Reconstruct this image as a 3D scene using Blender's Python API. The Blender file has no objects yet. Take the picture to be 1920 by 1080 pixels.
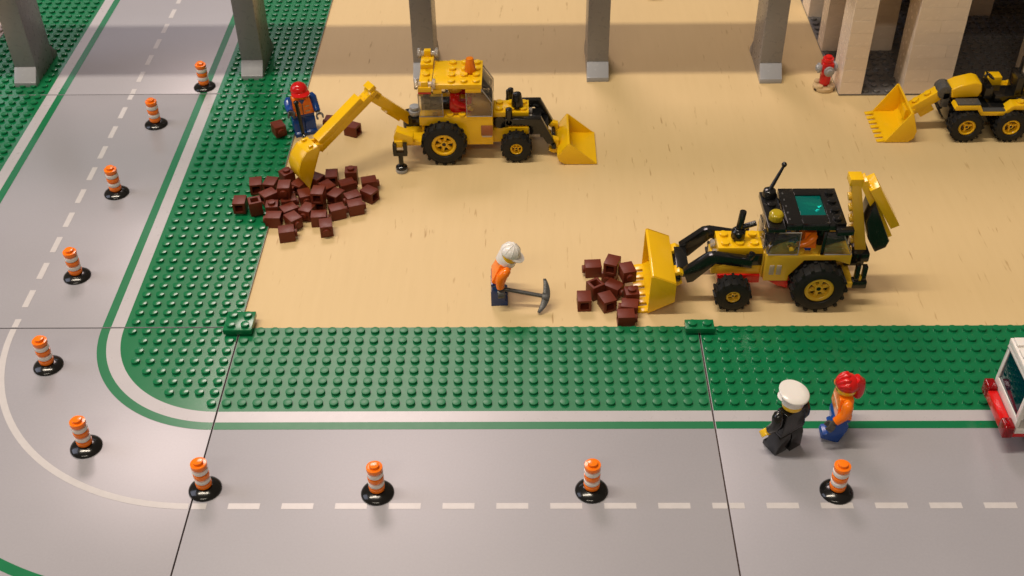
import bpy, bmesh, math, random
from mathutils import Matrix, Vector, Euler

# ------------------------------------------------------------------ camera, world, light, exposure
S = 0.008                      # one toy stud is 8 mm; every length below is in studs
SC = bpy.context.scene
COL = SC.collection
CAM_C = Vector((20.31534919, -60.91717241, 54.39562651))
CAM_R = Matrix(((0.9998698290474255, 0.004076278439702884, 0.015611179159629672),
                (0.009366238447538736, 0.6411993368123842, -0.7673171991091445),
                (-0.013137676279155668, 0.767363534724866, 0.6410776918880763)))
FPX = 2189.908
cd = bpy.data.cameras.new('camera'); cam = bpy.data.objects.new('camera', cd); COL.objects.link(cam)
cd.sensor_width = 36; cd.lens = FPX / 1920 * 36; cd.clip_start = 0.01; cd.clip_end = 50
cam.matrix_world = Matrix.Translation(CAM_C * S) @ CAM_R.to_4x4()
cd.dof.use_dof = True; cd.dof.focus_distance = 0.62; cd.dof.aperture_fstop = 32
SC.camera = cam

w = bpy.data.worlds.new('World'); SC.world = w; w.use_nodes = True
bg = w.node_tree.nodes['Background']; bg.inputs['Color'].default_value = (1.0, 0.78, 0.56, 1); bg.inputs['Strength'].default_value = 0.18

def area_light(name, loc, sx, sy, power, col):
    l = bpy.data.lights.new(name, 'AREA'); l.shape = 'RECTANGLE'; l.size = sx * S; l.size_y = sy * S
    l.energy = power; l.color = col
    o = bpy.data.objects.new(name, l); COL.objects.link(o); o.location = Vector(loc) * S
    return o
area_light('ceiling_tube', (-58, -6, 250), 170, 11, 41, (1.0, 0.87, 0.70))
area_light('rear_fill_light', (-40, -248, 250), 200, 20, 27, (1.0, 0.88, 0.72))  # added unseen fill from behind the camera, brightens the near faces
area_light('ceiling_panel', (-44, 236, 250), 95, 105, 42, (1.0, 0.80, 0.76))
area_light('far_ceiling_panel', (-150, 456, 250), 320, 44, 13, (0.84, 0.86, 1.0))
o = area_light('side_window', (-230, 20, 150), 160, 120, 14, (0.76, 0.80, 1.0)); o.rotation_euler = (0, math.radians(-62), 0)

SC.view_settings.view_transform = 'Standard'; SC.view_settings.look = 'None'
SC.view_settings.exposure = -0.34; SC.view_settings.gamma = 1.0
SC.render.engine = 'CYCLES'; SC.render.resolution_x = 1024; SC.render.resolution_y = 576

# ------------------------------------------------------------------ helpers
rnd = random.Random(7)
BOARD = -0.16                  # top of the board; the top of the base plates is z = 0

def G(px, py, z=0.0):          # photo pixel -> point at height z
    d = CAM_R @ Vector(((px - 960) / FPX, -(py - 540) / FPX, -1.0))
    return CAM_C + d * ((z - CAM_C.z) / d.z)
def T(x, y, z): return Matrix.Translation((x, y, z))
def RX(a): return Matrix.Rotation(math.radians(a), 4, 'X')
def RY(a): return Matrix.Rotation(math.radians(a), 4, 'Y')
def RZ(a): return Matrix.Rotation(math.radians(a), 4, 'Z')
I4 = Matrix.Identity(4)

class MB:
    def __init__(s): s.v = []; s.f = []
    def add(s, vs, fs, M=None):
        n = len(s.v)
        s.v += [(M @ Vector(v)) if M is not None else Vector(v) for v in vs]
        s.f += [tuple(i + n for i in f) for f in fs]
        return s
    def box(s, x0, x1, y0, y1, z0, z1, M=None):
        return s.add([(x0,y0,z0),(x1,y0,z0),(x1,y1,z0),(x0,y1,z0),(x0,y0,z1),(x1,y0,z1),(x1,y1,z1),(x0,y1,z1)],
                     [(3,2,1,0),(4,5,6,7),(0,1,5,4),(1,2,6,5),(2,3,7,6),(3,0,4,7)], M)
    def lathe(s, prof, seg=24, M=None):      # profile (r, z) from bottom to top, closed by caps
        vs = []; fs = []
        k = len(prof)
        for r, z in prof:
            for i in range(seg):
                a = 2*math.pi*i/seg; vs.append((r*math.cos(a), r*math.sin(a), z))
        for j in range(k-1):
            for i in range(seg):
                i2 = (i+1) % seg; fs.append((j*seg+i, j*seg+i2, (j+1)*seg+i2, (j+1)*seg+i))
        fs.append(tuple(range(seg-1, -1, -1))); fs.append(tuple((k-1)*seg+i for i in range(seg)))
        return s.add(vs, fs, M)
    def ring(s, prof, seg=24, M=None):       # closed profile loop swept round z
        vs = []; fs = []; k = len(prof)
        for r, z in prof:
            for i in range(seg):
                a = 2*math.pi*i/seg; vs.append((r*math.cos(a), r*math.sin(a), z))
        for j in range(k):
            j2 = (j+1) % k
            for i in range(seg):
                i2 = (i+1) % seg; fs.append((j*seg+i, j*seg+i2, j2*seg+i2, j2*seg+i))
        return s.add(vs, fs, M)
    def cyl(s, x, y, z0, z1, r, r2=None, seg=16, M=None):
        m = T(x, y, 0)
        return s.lathe([(r, z0), (r if r2 is None else r2, z1)], seg, m if M is None else M @ m)
    def stud(s, x, y, z, M=None): return s.cyl(x, y, z-0.02, z+0.2, 0.3, seg=16, M=M)
    def studs(s, xs, ys, z, M=None):
        for x in xs:
            for y in ys: s.stud(x, y, z, M)
        return s
    def prism(s, pts, y0, y1, M=None):       # polygon in (x, z), extruded along y
        n = len(pts)
        vs = [(x, y0, z) for x, z in pts] + [(x, y1, z) for x, z in pts]
        a = sum(pts[i][0]*pts[(i+1)%n][1] - pts[(i+1)%n][0]*pts[i][1] for i in range(n))
        fr = tuple(range(n)); bk = tuple(range(2*n-1, n-1, -1))
        sides = [(i, i+n, (i+1)%n+n, (i+1)%n) for i in range(n)]
        fs = [fr, bk] + sides
        if a < 0: fs = [tuple(reversed(f)) for f in fs]
        return s.add(vs, fs, M)
    def tube(s, path, rad, seg=12, M=None):
        path = [Vector(p) for p in path]; n = len(path)
        rad = rad if isinstance(rad, (list, tuple)) else [rad]*n
        vs = []; fs = []
        up = None
        for i, p in enumerate(path):
            d = (path[min(i+1, n-1)] - path[max(i-1, 0)]).normalized()
            if up is None:
                up = Vector((0, 0, 1)) if abs(d.z) < 0.9 else Vector((0, 1, 0))
            x = d.cross(up).normalized(); y = d.cross(x).normalized(); up = -y if up.dot(y) < 0 else y
            x = d.cross(up).normalized(); y = x.cross(d).normalized()
            for k in range(seg):
                a = 2*math.pi*k/seg; vs.append(p + (x*math.cos(a) + y*math.sin(a))*rad[i])
        for i in range(n-1):
            for k in range(seg):
                k2 = (k+1) % seg; fs.append((i*seg+k, i*seg+k2, (i+1)*seg+k2, (i+1)*seg+k))
        fs.append(tuple(range(seg-1, -1, -1))); fs.append(tuple((n-1)*seg+k for k in range(seg)))
        return s.add(vs, fs, M)
    def mesh(s, name, mat, bevel=0.03, seg=2, angle=32, smooth=38):
        me = bpy.data.meshes.new(name); bm = bmesh.new()
        vv = [bm.verts.new(v * S) for v in s.v]
        for f in s.f:
            try: bm.faces.new([vv[i] for i in f])
            except ValueError: pass
        bmesh.ops.remove_doubles(bm, verts=bm.verts, dist=1e-6)
        bmesh.ops.recalc_face_normals(bm, faces=bm.faces)
        if bevel:
            es = [e for e in bm.edges if len(e.link_faces) == 2 and e.calc_face_angle(0) > math.radians(angle)]
            if es: bmesh.ops.bevel(bm, geom=es, offset=bevel*S, segments=seg, affect='EDGES', clamp_overlap=True, profile=0.6)
        for f in bm.faces: f.smooth = True
        bm.to_mesh(me); bm.free()
        me.set_sharp_from_angle(angle=math.radians(smooth))
        me.materials.append(mat)
        return me
    def part(s, name, mat, parent=None, **k):
        return obj(name, s.mesh(name, mat, **k), parent)

def obj(name, me, parent=None, M=None):
    o = bpy.data.objects.new(name, me); COL.objects.link(o)
    if parent is not None: o.parent = parent
    if M is not None:
        M = M.copy(); M.translation = M.translation * S; o.matrix_local = M
    return o
def tag(o, label, cat, group=None):
    o['label'] = label; o['category'] = cat
    if group: o['group'] = group
    return o
def thing(name, label, cat, loc, rz=0, group=None):
    o = bpy.data.objects.new(name, None); COL.objects.link(o); o.empty_display_size = 0.01
    o.location = Vector(loc) * S; o.rotation_euler = (0, 0, math.radians(rz))
    return tag(o, label, cat, group)
def structure(o): o['kind'] = 'structure'; return o
def copy_tree(o, parent=None):
    c = o.copy(); COL.objects.link(c)
    if parent is not None: c.parent = parent
    for ch in list(o.children): copy_tree(ch, c)
    return c

# ------------------------------------------------------------------ materials
def nodes(name):
    m = bpy.data.materials.new(name); m.use_nodes = True
    nt = m.node_tree; return m, nt, nt.nodes['Principled BSDF']
def plastic(name, col, rough=0.2, wear=0.06, rv=0.18, vary=0.0, bump=0.004, spec=0.5, scale=1.0, sub=0.0):
    """moulded plastic: slight mottling, finger-smudged gloss, faint orange peel"""
    m, nt, b = nodes(name); N = nt.nodes.new; L = nt.links.new
    tc = N('ShaderNodeTexCoord')
    n1 = N('ShaderNodeTexNoise'); n1.inputs['Scale'].default_value = 90*scale; n1.inputs['Detail'].default_value = 5
    L(tc.outputs['Object'], n1.inputs['Vector'])
    mx = N('ShaderNodeMix'); mx.data_type = 'RGBA'
    mx.inputs['A'].default_value = (*[c*(1-wear*1.6) for c in col], 1)
    mx.inputs['B'].default_value = (*[min(1, c*(1+wear*1.2)+wear*0.02) for c in col], 1)
    L(n1.outputs['Fac'], mx.inputs['Factor'])
    out = mx.outputs['Result']
    if vary:
        oi = N('ShaderNodeObjectInfo'); hs = N('ShaderNodeHueSaturation')
        mr = N('ShaderNodeMapRange'); mr.inputs['To Min'].default_value = 1-vary; mr.inputs['To Max'].default_value = 1+vary
        L(oi.outputs['Random'], mr.inputs['Value']); L(mr.outputs['Result'], hs.inputs['Value']); L(out, hs.inputs['Color']); out = hs.outputs['Color']
    L(out, b.inputs['Base Color'])
    n2 = N('ShaderNodeTexNoise'); n2.inputs['Scale'].default_value = 260*scale; n2.inputs['Detail'].default_value = 4
    L(tc.outputs['Object'], n2.inputs['Vector'])
    r = N('ShaderNodeMapRange'); r.inputs['From Min'].default_value = 0.3; r.inputs['From Max'].default_value = 0.7
    r.inputs['To Min'].default_value = rough*(1-rv); r.inputs['To Max'].default_value = rough*(1+rv)
    L(n2.outputs['Fac'], r.inputs['Value']); L(r.outputs['Result'], b.inputs['Roughness'])
    b.inputs['Specular IOR Level'].default_value = spec
    if sub:
        b.inputs['Subsurface Weight'].default_value = sub; b.inputs['Subsurface Radius'].default_value = (0.002, 0.001, 0.0006); b.inputs['Subsurface Scale'].default_value = 0.6
    if bump:
        bp = N('ShaderNodeBump'); bp.inputs['Strength'].default_value = bump; bp.inputs['Distance'].default_value = 0.0004
        L(n1.outputs['Fac'], bp.inputs['Height']); L(bp.outputs['Normal'], b.inputs['Normal'])
    return m
def clear(name, col, gloss=0.05, body=0.0, bodycol=(1,1,1)):
    """thin transparent plastic"""
    m = bpy.data.materials.new(name); m.use_nodes = True; nt = m.node_tree; nt.nodes.clear()
    N = nt.nodes.new; L = nt.links.new
    t = N('ShaderNodeBsdfTransparent'); t.inputs['Color'].default_value = (*col, 1)
    d = N('ShaderNodeBsdfDiffuse'); d.inputs['Color'].default_value = (*bodycol, 1)
    g = N('ShaderNodeBsdfGlossy'); g.inputs['Roughness'].default_value = gloss
    fr = N('ShaderNodeFresnel'); fr.inputs['IOR'].default_value = 1.5
    a = N('ShaderNodeMixShader'); a.inputs['Fac'].default_value = body; L(t.outputs[0], a.inputs[1]); L(d.outputs[0], a.inputs[2])
    x = N('ShaderNodeMixShader'); L(fr.outputs[0], x.inputs['Fac']); L(a.outputs[0], x.inputs[1]); L(g.outputs[0], x.inputs[2])
    o = N('ShaderNodeOutputMaterial'); L(x.outputs[0], o.inputs['Surface'])
    return m

GREEN_DULL = plastic('dull green plastic', (0.004, 0.165, 0.058), 0.37, 0.05, rv=0.03, bump=0)
GREEN = plastic('green plastic', (0.004, 0.165, 0.058), 0.20, 0.05, rv=0.03, bump=0)
GREEN_PRINT = plastic('green print', (0.004, 0.165, 0.060), 0.26, 0.05, rv=0.03, bump=0)
def road_material(nm, ra, rb):
    m, nt, b = nodes(nm); N = nt.nodes.new; L = nt.links.new
    tc = N('ShaderNodeTexCoord')
    sp = N('ShaderNodeTexNoise'); sp.inputs['Scale'].default_value = 900; sp.inputs['Detail'].default_value = 3; L(tc.outputs['Object'], sp.inputs['Vector'])
    big = N('ShaderNodeTexNoise'); big.inputs['Scale'].default_value = 14; big.inputs['Detail'].default_value = 6; L(tc.outputs['Object'], big.inputs['Vector'])
    r1 = N('ShaderNodeValToRGB'); r1.color_ramp.elements[0].color = (0.315, 0.312, 0.342, 1); r1.color_ramp.elements[1].color = (0.360, 0.354, 0.384, 1)
    r1.color_ramp.elements[0].position = 0.25; r1.color_ramp.elements[1].position = 0.75
    add = N('ShaderNodeMath'); add.operation = 'ADD'; mul = N('ShaderNodeMath'); mul.operation = 'MULTIPLY'; mul.inputs[1].default_value = 0.5
    L(sp.outputs['Fac'], add.inputs[0]); L(big.outputs['Fac'], add.inputs[1]); L(add.outputs[0], mul.inputs[0]); L(mul.outputs[0], r1.inputs['Fac'])
    L(r1.outputs['Color'], b.inputs['Base Color'])
    mr = N('ShaderNodeMapRange'); mr.inputs['To Min'].default_value = ra; mr.inputs['To Max'].default_value = rb
    L(big.outputs['Fac'], mr.inputs['Value']); L(mr.outputs['Result'], b.inputs['Roughness'])
    bp = N('ShaderNodeBump'); bp.inputs['Strength'].default_value = 0.02; bp.inputs['Distance'].default_value = 0.0001
    L(sp.outputs['Fac'], bp.inputs['Height']); L(bp.outputs['Normal'], b.inputs['Normal'])
    b.inputs['Specular IOR Level'].default_value = 0.9 if ra > 0.3 else 0.6
    return m
ROAD = road_material('glossy printed road grey', 0.27, 0.33); ROAD_DULL = road_material('dull printed road grey', 0.38, 0.46)
STRIP = plastic('light grey print', (0.46, 0.445, 0.465), 0.28, 0.04, rv=0.03, bump=0)
WHITE_PRINT = plastic('white print', (0.56, 0.54, 0.54), 0.30, 0.05, rv=0.03, scale=3, bump=0)
def board_material():
    m, nt, b = nodes('cream painted plywood'); N = nt.nodes.new; L = nt.links.new
    tc = N('ShaderNodeTexCoord')
    mp = N('ShaderNodeMapping'); mp.inputs['Scale'].default_value = (1, 0.10, 1); L(tc.outputs['Object'], mp.inputs['Vector'])
    g = N('ShaderNodeTexNoise'); g.inputs['Scale'].default_value = 210; g.inputs['Detail'].default_value = 7; g.inputs['Roughness'].default_value = 0.6; L(mp.outputs[0], g.inputs['Vector'])
    mp2 = N('ShaderNodeMapping'); mp2.inputs['Scale'].default_value = (2.0, 0.22, 1); mp2.inputs['Rotation'].default_value = (0, 0, 0.06); L(tc.outputs['Object'], mp2.inputs['Vector'])
    c = N('ShaderNodeTexNoise'); c.inputs['Scale'].default_value = 240; c.inputs['Detail'].default_value = 2; L(mp2.outputs[0], c.inputs['Vector'])
    big = N('ShaderNodeTexNoise'); big.inputs['Scale'].default_value = 9; big.inputs['Detail'].default_value = 4; L(tc.outputs['Object'], big.inputs['Vector'])
    r = N('ShaderNodeValToRGB'); r.color_ramp.elements[0].color = (0.634, 0.472, 0.240, 1); r.color_ramp.elements[1].color = (0.655, 0.490, 0.252, 1)
    r.color_ramp.elements[0].position = 0.3; r.color_ramp.elements[1].position = 0.7; L(g.outputs['Fac'], r.inputs['Fac'])
    # short hair cracks along the grain
    ck = N('ShaderNodeValToRGB'); ck.color_ramp.elements[0].position = 0.68; ck.color_ramp.elements[0].color = (0,0,0,1); ck.color_ramp.elements[1].position = 0.76; ck.color_ramp.elements[1].color = (1,1,1,1)
    L(c.outputs['Fac'], ck.inputs['Fac'])
    msk = N('ShaderNodeMapRange'); msk.inputs['From Min'].default_value = 0.38; msk.inputs['From Max'].default_value = 0.58; L(big.outputs['Fac'], msk.inputs['Value'])
    mu = N('ShaderNodeMath'); mu.operation = 'MULTIPLY'; L(ck.outputs['Color'], mu.inputs[0]); L(msk.outputs['Result'], mu.inputs[1])
    mu2 = N('ShaderNodeMath'); mu2.operation = 'MULTIPLY'; mu2.inputs[1].default_value = 0.8; L(mu.outputs[0], mu2.inputs[0])
    mx = N('ShaderNodeMix'); mx.data_type = 'RGBA'; mx.inputs['B'].default_value = (0.36, 0.22, 0.085, 1); L(mu2.outputs[0], mx.inputs['Factor']); L(r.outputs['Color'], mx.inputs['A'])
    L(mx.outputs['Result'], b.inputs['Base Color']); b.inputs['Roughness'].default_value = 0.5; b.inputs['Specular IOR Level'].default_value = 0.3
    sb = N('ShaderNodeMath'); sb.operation = 'SUBTRACT'; L(g.outputs['Fac'], sb.inputs[0]); L(mu.outputs[0], sb.inputs[1])
    bp = N('ShaderNodeBump'); bp.inputs['Strength'].default_value = 0.12; bp.inputs['Distance'].default_value = 0.0004; L(sb.outputs[0], bp.inputs['Height']); L(bp.outputs['Normal'], b.inputs['Normal'])
    return m
BOARD_M = board_material()
YELLOW = plastic('yellow plastic', (0.84, 0.50, 0.006), 0.18, 0.05, sub=0.05)
OLDYELLOW = plastic('older yellow plastic', (0.76, 0.46, 0.03), 0.18, 0.05, sub=0.05)
BLACK = plastic('black plastic', (0.008, 0.008, 0.008), 0.16, 0.1)
RUBBER = plastic('black rubber', (0.010, 0.010, 0.010), 0.55, 0.15, spec=0.3)
BROWN = plastic('dark brown plastic', (0.130, 0.021, 0.008), 0.42, 0.06, vary=0.10, spec=0.3)
ORANGE = plastic('orange plastic', (1.0, 0.21, 0.008), 0.16, 0.04, sub=0.05)
WHITE = plastic('white plastic', (0.80, 0.77, 0.73), 0.2, 0.04, sub=0.05)
RED = plastic('red plastic', (0.62, 0.010, 0.010), 0.15, 0.05)
BLUE = plastic('blue plastic', (0.008, 0.060, 0.30), 0.2, 0.05)
DARKBLUE = plastic('navy plastic', (0.014, 0.045, 0.18), 0.2, 0.06)
SKIN = plastic('yellow skin plastic', (0.85, 0.52, 0.02), 0.2, 0.04, sub=0.06)
GREY = plastic('light grey plastic', (0.32, 0.33, 0.35), 0.22, 0.05)
DARKGREY = plastic('dark grey plastic', (0.075, 0.075, 0.075), 0.25, 0.06)
PILLAR = plastic('pillar grey plastic', (0.235, 0.232, 0.245), 0.3, 0.05)
PILLARFOOT = plastic('pillar foot grey plastic', (0.34, 0.35, 0.38), 0.25, 0.04)
TAN = plastic('tan plastic', (0.60, 0.44, 0.24), 0.25, 0.05, vary=0.03)
CREAM = plastic('pale tan brick plastic', (0.76, 0.645, 0.53), 0.25, 0.05, vary=0.04, bump=0)
BASEGREY_SHADED = plastic('grey baseplate plastic', (0.12, 0.115, 0.115), 0.3, 0.05)  # grey darkened to carry the shade inside the building
PINKGREY = plastic('warm light grey baseplate plastic', (0.40, 0.33, 0.31), 0.3, 0.05)
DARKWALL = plastic('dark brown wall plastic', (0.045, 0.022, 0.012), 0.3, 0.08)
GLASS = clear('clear plastic', (0.965, 0.95, 0.93), 0.04, 0.04, (0.8, 0.75, 0.7))
CLEARLAMP = clear('clear lamp plastic', (0.92, 0.90, 0.87), 0.08, 0.30, (0.9, 0.85, 0.8))
TORANGE = clear('clear orange plastic', (1.0, 0.50, 0.06), 0.12, 0.7, (1.0, 0.27, 0.01))
TYELLOW = clear('clear yellow plastic', (1.0, 0.80, 0.08), 0.06, 0.4, (0.95, 0.72, 0.03))
TTEAL = clear('clear teal plastic', (0.05, 0.50, 0.46), 0.06, 0.30, (0.0, 0.35, 0.30))
TBLUE = clear('clear dark blue plastic', (0.05, 0.32, 0.48), 0.06, 0.30, (0.0, 0.07, 0.12))
TRED = clear('clear red plastic', (0.75, 0.02, 0.03), 0.06, 0.5, (0.4, 0.005, 0.01))
TCLEARRED = clear('smoked clear plastic', (0.8, 0.5, 0.4), 0.06, 0.25, (0.5, 0.25, 0.15))

# ------------------------------------------------------------------ the setting: board and base plates
b = MB().box(-75, 105, -45, 100, -1.6, BOARD)
structure(b.part('plywood_board', BOARD_M, None, bevel=0))

structure(MB().add([(-63.9,31.9,0),(-63.9,63.9,0),(-0.12,63.9,0),(-0.12,-0.12,0),(63.8,-0.12,0),(63.8,-31.9,0),(-31.9,-31.9,0),(-31.9,31.9,0)], [tuple(range(8))], T(0,0,BOARD+0.012)).part('seam_shade_sheet', DARKWALL, None, bevel=0))  # added dark sheet, stands in for the shade down in the plate seams
stud_mesh = MB().lathe([(0.3, -0.02), (0.3, 0.2)], 18).mesh('stud', GREEN, bevel=0.03, seg=2)
stud_dull = MB().lathe([(0.3, -0.02), (0.3, 0.2)], 18).mesh('stud', GREEN_DULL, bevel=0.03, seg=2)
stud_grey = MB().lathe([(0.3, -0.02), (0.3, 0.2)], 14).mesh('stud', BASEGREY_SHADED, bevel=0.03, seg=1)
stud_pink = MB().lathe([(0.3, -0.02), (0.3, 0.2)], 14).mesh('stud', PINKGREY, bevel=0.03, seg=1)
EPS = 0.010
def polyslab(name, pts, z, mat, parent, thick=None):
    """thin flat sheet (printing) in plan"""
    n = len(pts); mb = MB()
    mb.add([(x, y, z) for x, y in pts], [tuple(range(n))])
    return mb.part(name, mat, parent, bevel=0)
def arc_band(r0, r1, a0, a1, n=48):
    out = [(r1*math.cos(a0+(a1-a0)*i/n), r1*math.sin(a0+(a1-a0)*i/n)) for i in range(n+1)]
    inn = [(r0*math.cos(a1+(a0-a1)*i/n), r0*math.sin(a1+(a0-a1)*i/n)) for i in range(n+1)]
    return out, inn
def band_mesh(name, r0, r1, a0, a1, z, mat, parent, n=64):
    mb = MB(); vs = []; fs = []
    for i in range(n+1):
        a = a0+(a1-a0)*i/n
        vs += [(r0*math.cos(a), r0*math.sin(a), z), (r1*math.cos(a), r1*math.sin(a), z)]
    for i in range(n): fs.append((2*i, 2*i+1, 2*i+3, 2*i+2))
    mb.add(vs, fs); return mb.part(name, mat, parent, bevel=0)
def rect(name, x0, x1, y0, y1, z, mat, parent): return polyslab(name, [(x0,y0),(x1,y0),(x1,y1),(x0,y1)], z, mat, parent)
GAP = 0.045
def visible(x, y):
    c = CAM_R.transposed() @ (Vector((x, y, 0.1)) - CAM_C)
    px = 960 + FPX*c.x/-c.z; py = 540 - FPX*c.y/-c.z
    return -40 < px < 1960 and -40 < py < 1120
def put_studs(plate, pts, me):
    near = sorted([p for p in pts if visible(*p)], key=lambda p: (Vector((p[0], p[1], 0))-CAM_C).length)
    rest = [p for p in pts if not visible(*p)] + near[300:]
    for x, y in near[:300]: obj('stud', me, plate, T(x, y, 0))
    if rest:
        mb = MB()
        for x, y in rest: mb.lathe([(0.3, -0.02), (0.3, 0.2)], 12, T(x, y, 0))
        o = mb.part('studs', me.materials[0], plate, bevel=0); o['kind'] = 'stuff'
def plate_slab(name, x0, x1, y0, y1, mat):
    return structure(MB().box(x0+GAP, x1-GAP, y0+GAP, y1-GAP, BOARD+0.02, 0).part(name, mat, None, bevel=0.03, seg=2))
H = [i+0.5 for i in range(8)]
def straight_vertical(y0):          # road runs along y, plate x -32..0
    p = plate_slab('road_baseplate', -32, 0, y0, y0+32, ROAD)
    a, c = y0+GAP+0.03, y0+32-GAP-0.03
    for s in (1, -1):
        f = lambda x: -16 + s*(16+x)                     # mirror about x = -16
        q = lambda nm, u, v, m, z: rect(nm, min(f(u), f(v)), max(f(u), f(v)), a, c, z, m, p)
        q('grass_area', -8.2, -GAP-0.03, GREEN, EPS); q('verge_strip', -9.15, -8.2, STRIP, EPS); q('edge_line', -9.78, -9.15, GREEN_PRINT, EPS)
    for k in range(11):
        u = max(a, y0+3.2*k-0.95); v = min(c, y0+3.2*k+0.95)
        rect('lane_dash', -16.22, -15.78, u, v, EPS, WHITE_PRINT, p)
    pts = [(-x, y0+i+0.5) for x in H for i in range(32)] + [(-32+x, y0+i+0.5) for x in H for i in range(32)]
    put_studs(p, pts, stud_mesh)
def straight_horizontal(x0, dull=False):        # road runs along x, plate y -32..0
    p = plate_slab('road_baseplate', x0, x0+32, -32, 0, ROAD_DULL if dull else ROAD)
    a, c = x0+GAP+0.03, x0+32-GAP-0.03
    for s in (1, -1):
        f = lambda y: -16 + s*(16+y)
        q = lambda nm, u, v, m, z: rect(nm, a, c, min(f(u), f(v)), max(f(u), f(v)), z, m, p)
        q('grass_area', -8.2, -GAP-0.03, GREEN_DULL if dull else GREEN, EPS); q('verge_strip', -9.15, -8.2, STRIP, EPS); q('edge_line', -9.78, -9.15, GREEN_DULL if dull else GREEN_PRINT, EPS)
    for k in range(11):
        u = max(a, x0+3.2*k-0.95); v = min(c, x0+3.2*k+0.95)
        rect('lane_dash', u, v, -16.22, -15.78, EPS, WHITE_PRINT, p)
    pts = [(x0+i+0.5, -y) for y in H for i in range(32)] + [(x0+i+0.5, -32+y) for y in H for i in range(32)]
    put_studs(p, pts, stud_dull if dull else stud_mesh)
straight_horizontal(0, True); straight_horizontal(32); straight_vertical(0); straight_vertical(32)
# the curve
p = plate_slab('road_baseplate', -32, 0, -32, 0, ROAD)
a0, a1 = math.pi+0.0075, 1.5*math.pi-0.0075
e = GAP+0.03
pts = [(-e, -e)] + [(max(-8.2, 8.2*math.cos(a0+(a1-a0)*i/48)), 8.2*math.sin(a0+(a1-a0)*i/48)) for i in range(49)]
polyslab('grass_area', pts, EPS, GREEN, p)
band_mesh('verge_strip', 8.2, 9.15, a0, a1, EPS, STRIP, p); band_mesh('edge_line', 9.15, 9.78, a0, a1, EPS, GREEN_PRINT, p)
band_mesh('lane_line', 15.78, 16.22, a0, a1, EPS, WHITE_PRINT, p)
band_mesh('edge_line', 22.2, 22.85, a0, a1, EPS, GREEN_PRINT, p)
cols = {0: 8, 1: 7, 2: 7, 3: 7, 4: 6, 5: 5, 6: 4, 7: 1}
put_studs(p, [(-i-0.5, -r-0.5) for r, n in cols.items() for i in range(n)], stud_mesh)
# plain studded plates at the left and under the building
p = plate_slab('grey_baseplate', -64, -32, 32, 64, PINKGREY)
put_studs(p, [(-32.5-i, 32.5+j) for i in range(12) for j in range(32)], stud_pink)
BX0, BY0 = 48.1, 31.15
p = plate_slab('building_baseplate', BX0, BX0+32, BY0, BY0+32, BASEGREY_SHADED)
put_studs(p, [(BX0+0.5+i, BY0+0.5+j) for i in range(26) for j in range(20)], stud_grey)

# ------------------------------------------------------------------ elevated track on grey pillars
PIL = [(-26.2, 33.4, 0.0, 'grey track pillar on the left green verge beside the grey studded plate'),
       (-5.38, 34.4, 0.0, 'grey track pillar standing on the green studs between road and board'),
       (10.6, 34.0, BOARD, 'grey track pillar standing on the board behind the yellow cab'),
       (26.6, 33.95, BOARD, 'grey track pillar on bare board midway between backhoe cab and hydrant'),
       (42.4, 33.45, BOARD, 'grey track pillar on the board next to the red hydrant')]
for x, y, z, lab in PIL:
    t = thing('track_pillar', lab, 'pillar', (x, y, z), 0, 'pillars under the elevated track')
    MB().prism([(1.02, 0), (5.2, 0), (5.2, 17.8-z), (1.02, 17.8-z)], -0.98, 0.98, RZ(90)).part('shaft', PILLAR, t, bevel=0.04)
    MB().prism([(0, 0), (1.0, 0), (1.0, 1.56), (0.06, 0.46), (0, 0.46)], -1, 1, RZ(90)).part('sloped_foot', PILLARFOOT, t, bevel=0.03)
    MB().prism([(6.2, 0), (5.22, 0), (5.22, 1.56), (6.14, 0.46), (6.2, 0.46)], -1, 1, RZ(90)).part('sloped_foot', PILLAR, t, bevel=0.03)
t = thing('elevated_track', 'long grey elevated track deck carried by the row of pillars', 'track', (0, 37, 17.8))
for k, x in enumerate(range(-58, 78, 16)):
    MB().box(x+0.02, x+15.98, -4.5, 4.5, 0.0, 1.2).part('deck_section', PILLAR, t, bevel=0.04)

# ------------------------------------------------------------------ building of pale bricks
t = thing('pale_brick_building', 'pale tan brick building with open bays on grey studded plate', 'building', (0, 0, 0))
cache = {}
def brick(x0, x1, y0, y1, z0, h=1.2, mat=None, name='brick'):
    key = (round(x1-x0, 3), round(y1-y0, 3), round(h, 3), mat)
    if key not in cache:
        cache[key] = MB().box(0.006, x1-x0-0.006, 0.006, y1-y0-0.006, 0.003, h-0.004).mesh(name, mat or CREAM, bevel=0.009, seg=1)
    j = lambda: rnd.uniform(-0.005, 0.005)
    return obj(name, cache[key], t, T(x0+j(), y0+j(), z0))
def courses(x0, x1, y0, y1, n, lens):
    for c in range(n):
        xs = [x0]; k = c % len(lens)
        for l in lens[k]: xs.append(xs[-1]+l)
        for a_, b_ in zip(xs, xs[1:]): brick(a_, min(b_, x1), y0, y1, c*1.2)
courses(48.15, 50.15, 31.2, 34.2, 8, [(2,), (2,)])
courses(53.75, 57.95, 31.2, 34.2, 8, [(4.2,), (2.1, 2.1), (4.2,), (3.1, 1.1)])
courses(64.6, 68.6, 31.2, 34.2, 8, [(4,), (2, 2)])
courses(74.6, 78.6, 31.2, 34.2, 8, [(4,), (2, 2)])
courses(48.15, 54.75, 39.2, 41.2, 12, [(3.3, 3.3), (2.2, 4.4)])
courses(48.15, 50.15, 46.2, 49.2, 12, [(2,)])
courses(64.0, 66.2, 46.1, 48.1, 12, [(2.2,)])
for c in range(4):
    for x0, x1 in ((47.15, 53.1), (53.1, 61.1), (61.1, 69.1), (69.1, 79.1)):
        brick(x0, x1, 31.2, 34.2, 9.6+c*1.2)
for c in range(12): brick(48.2, 79.1, 51.5, 52.5, c*1.2, 1.2, DARKWALL, 'back_wall_beam')
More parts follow.
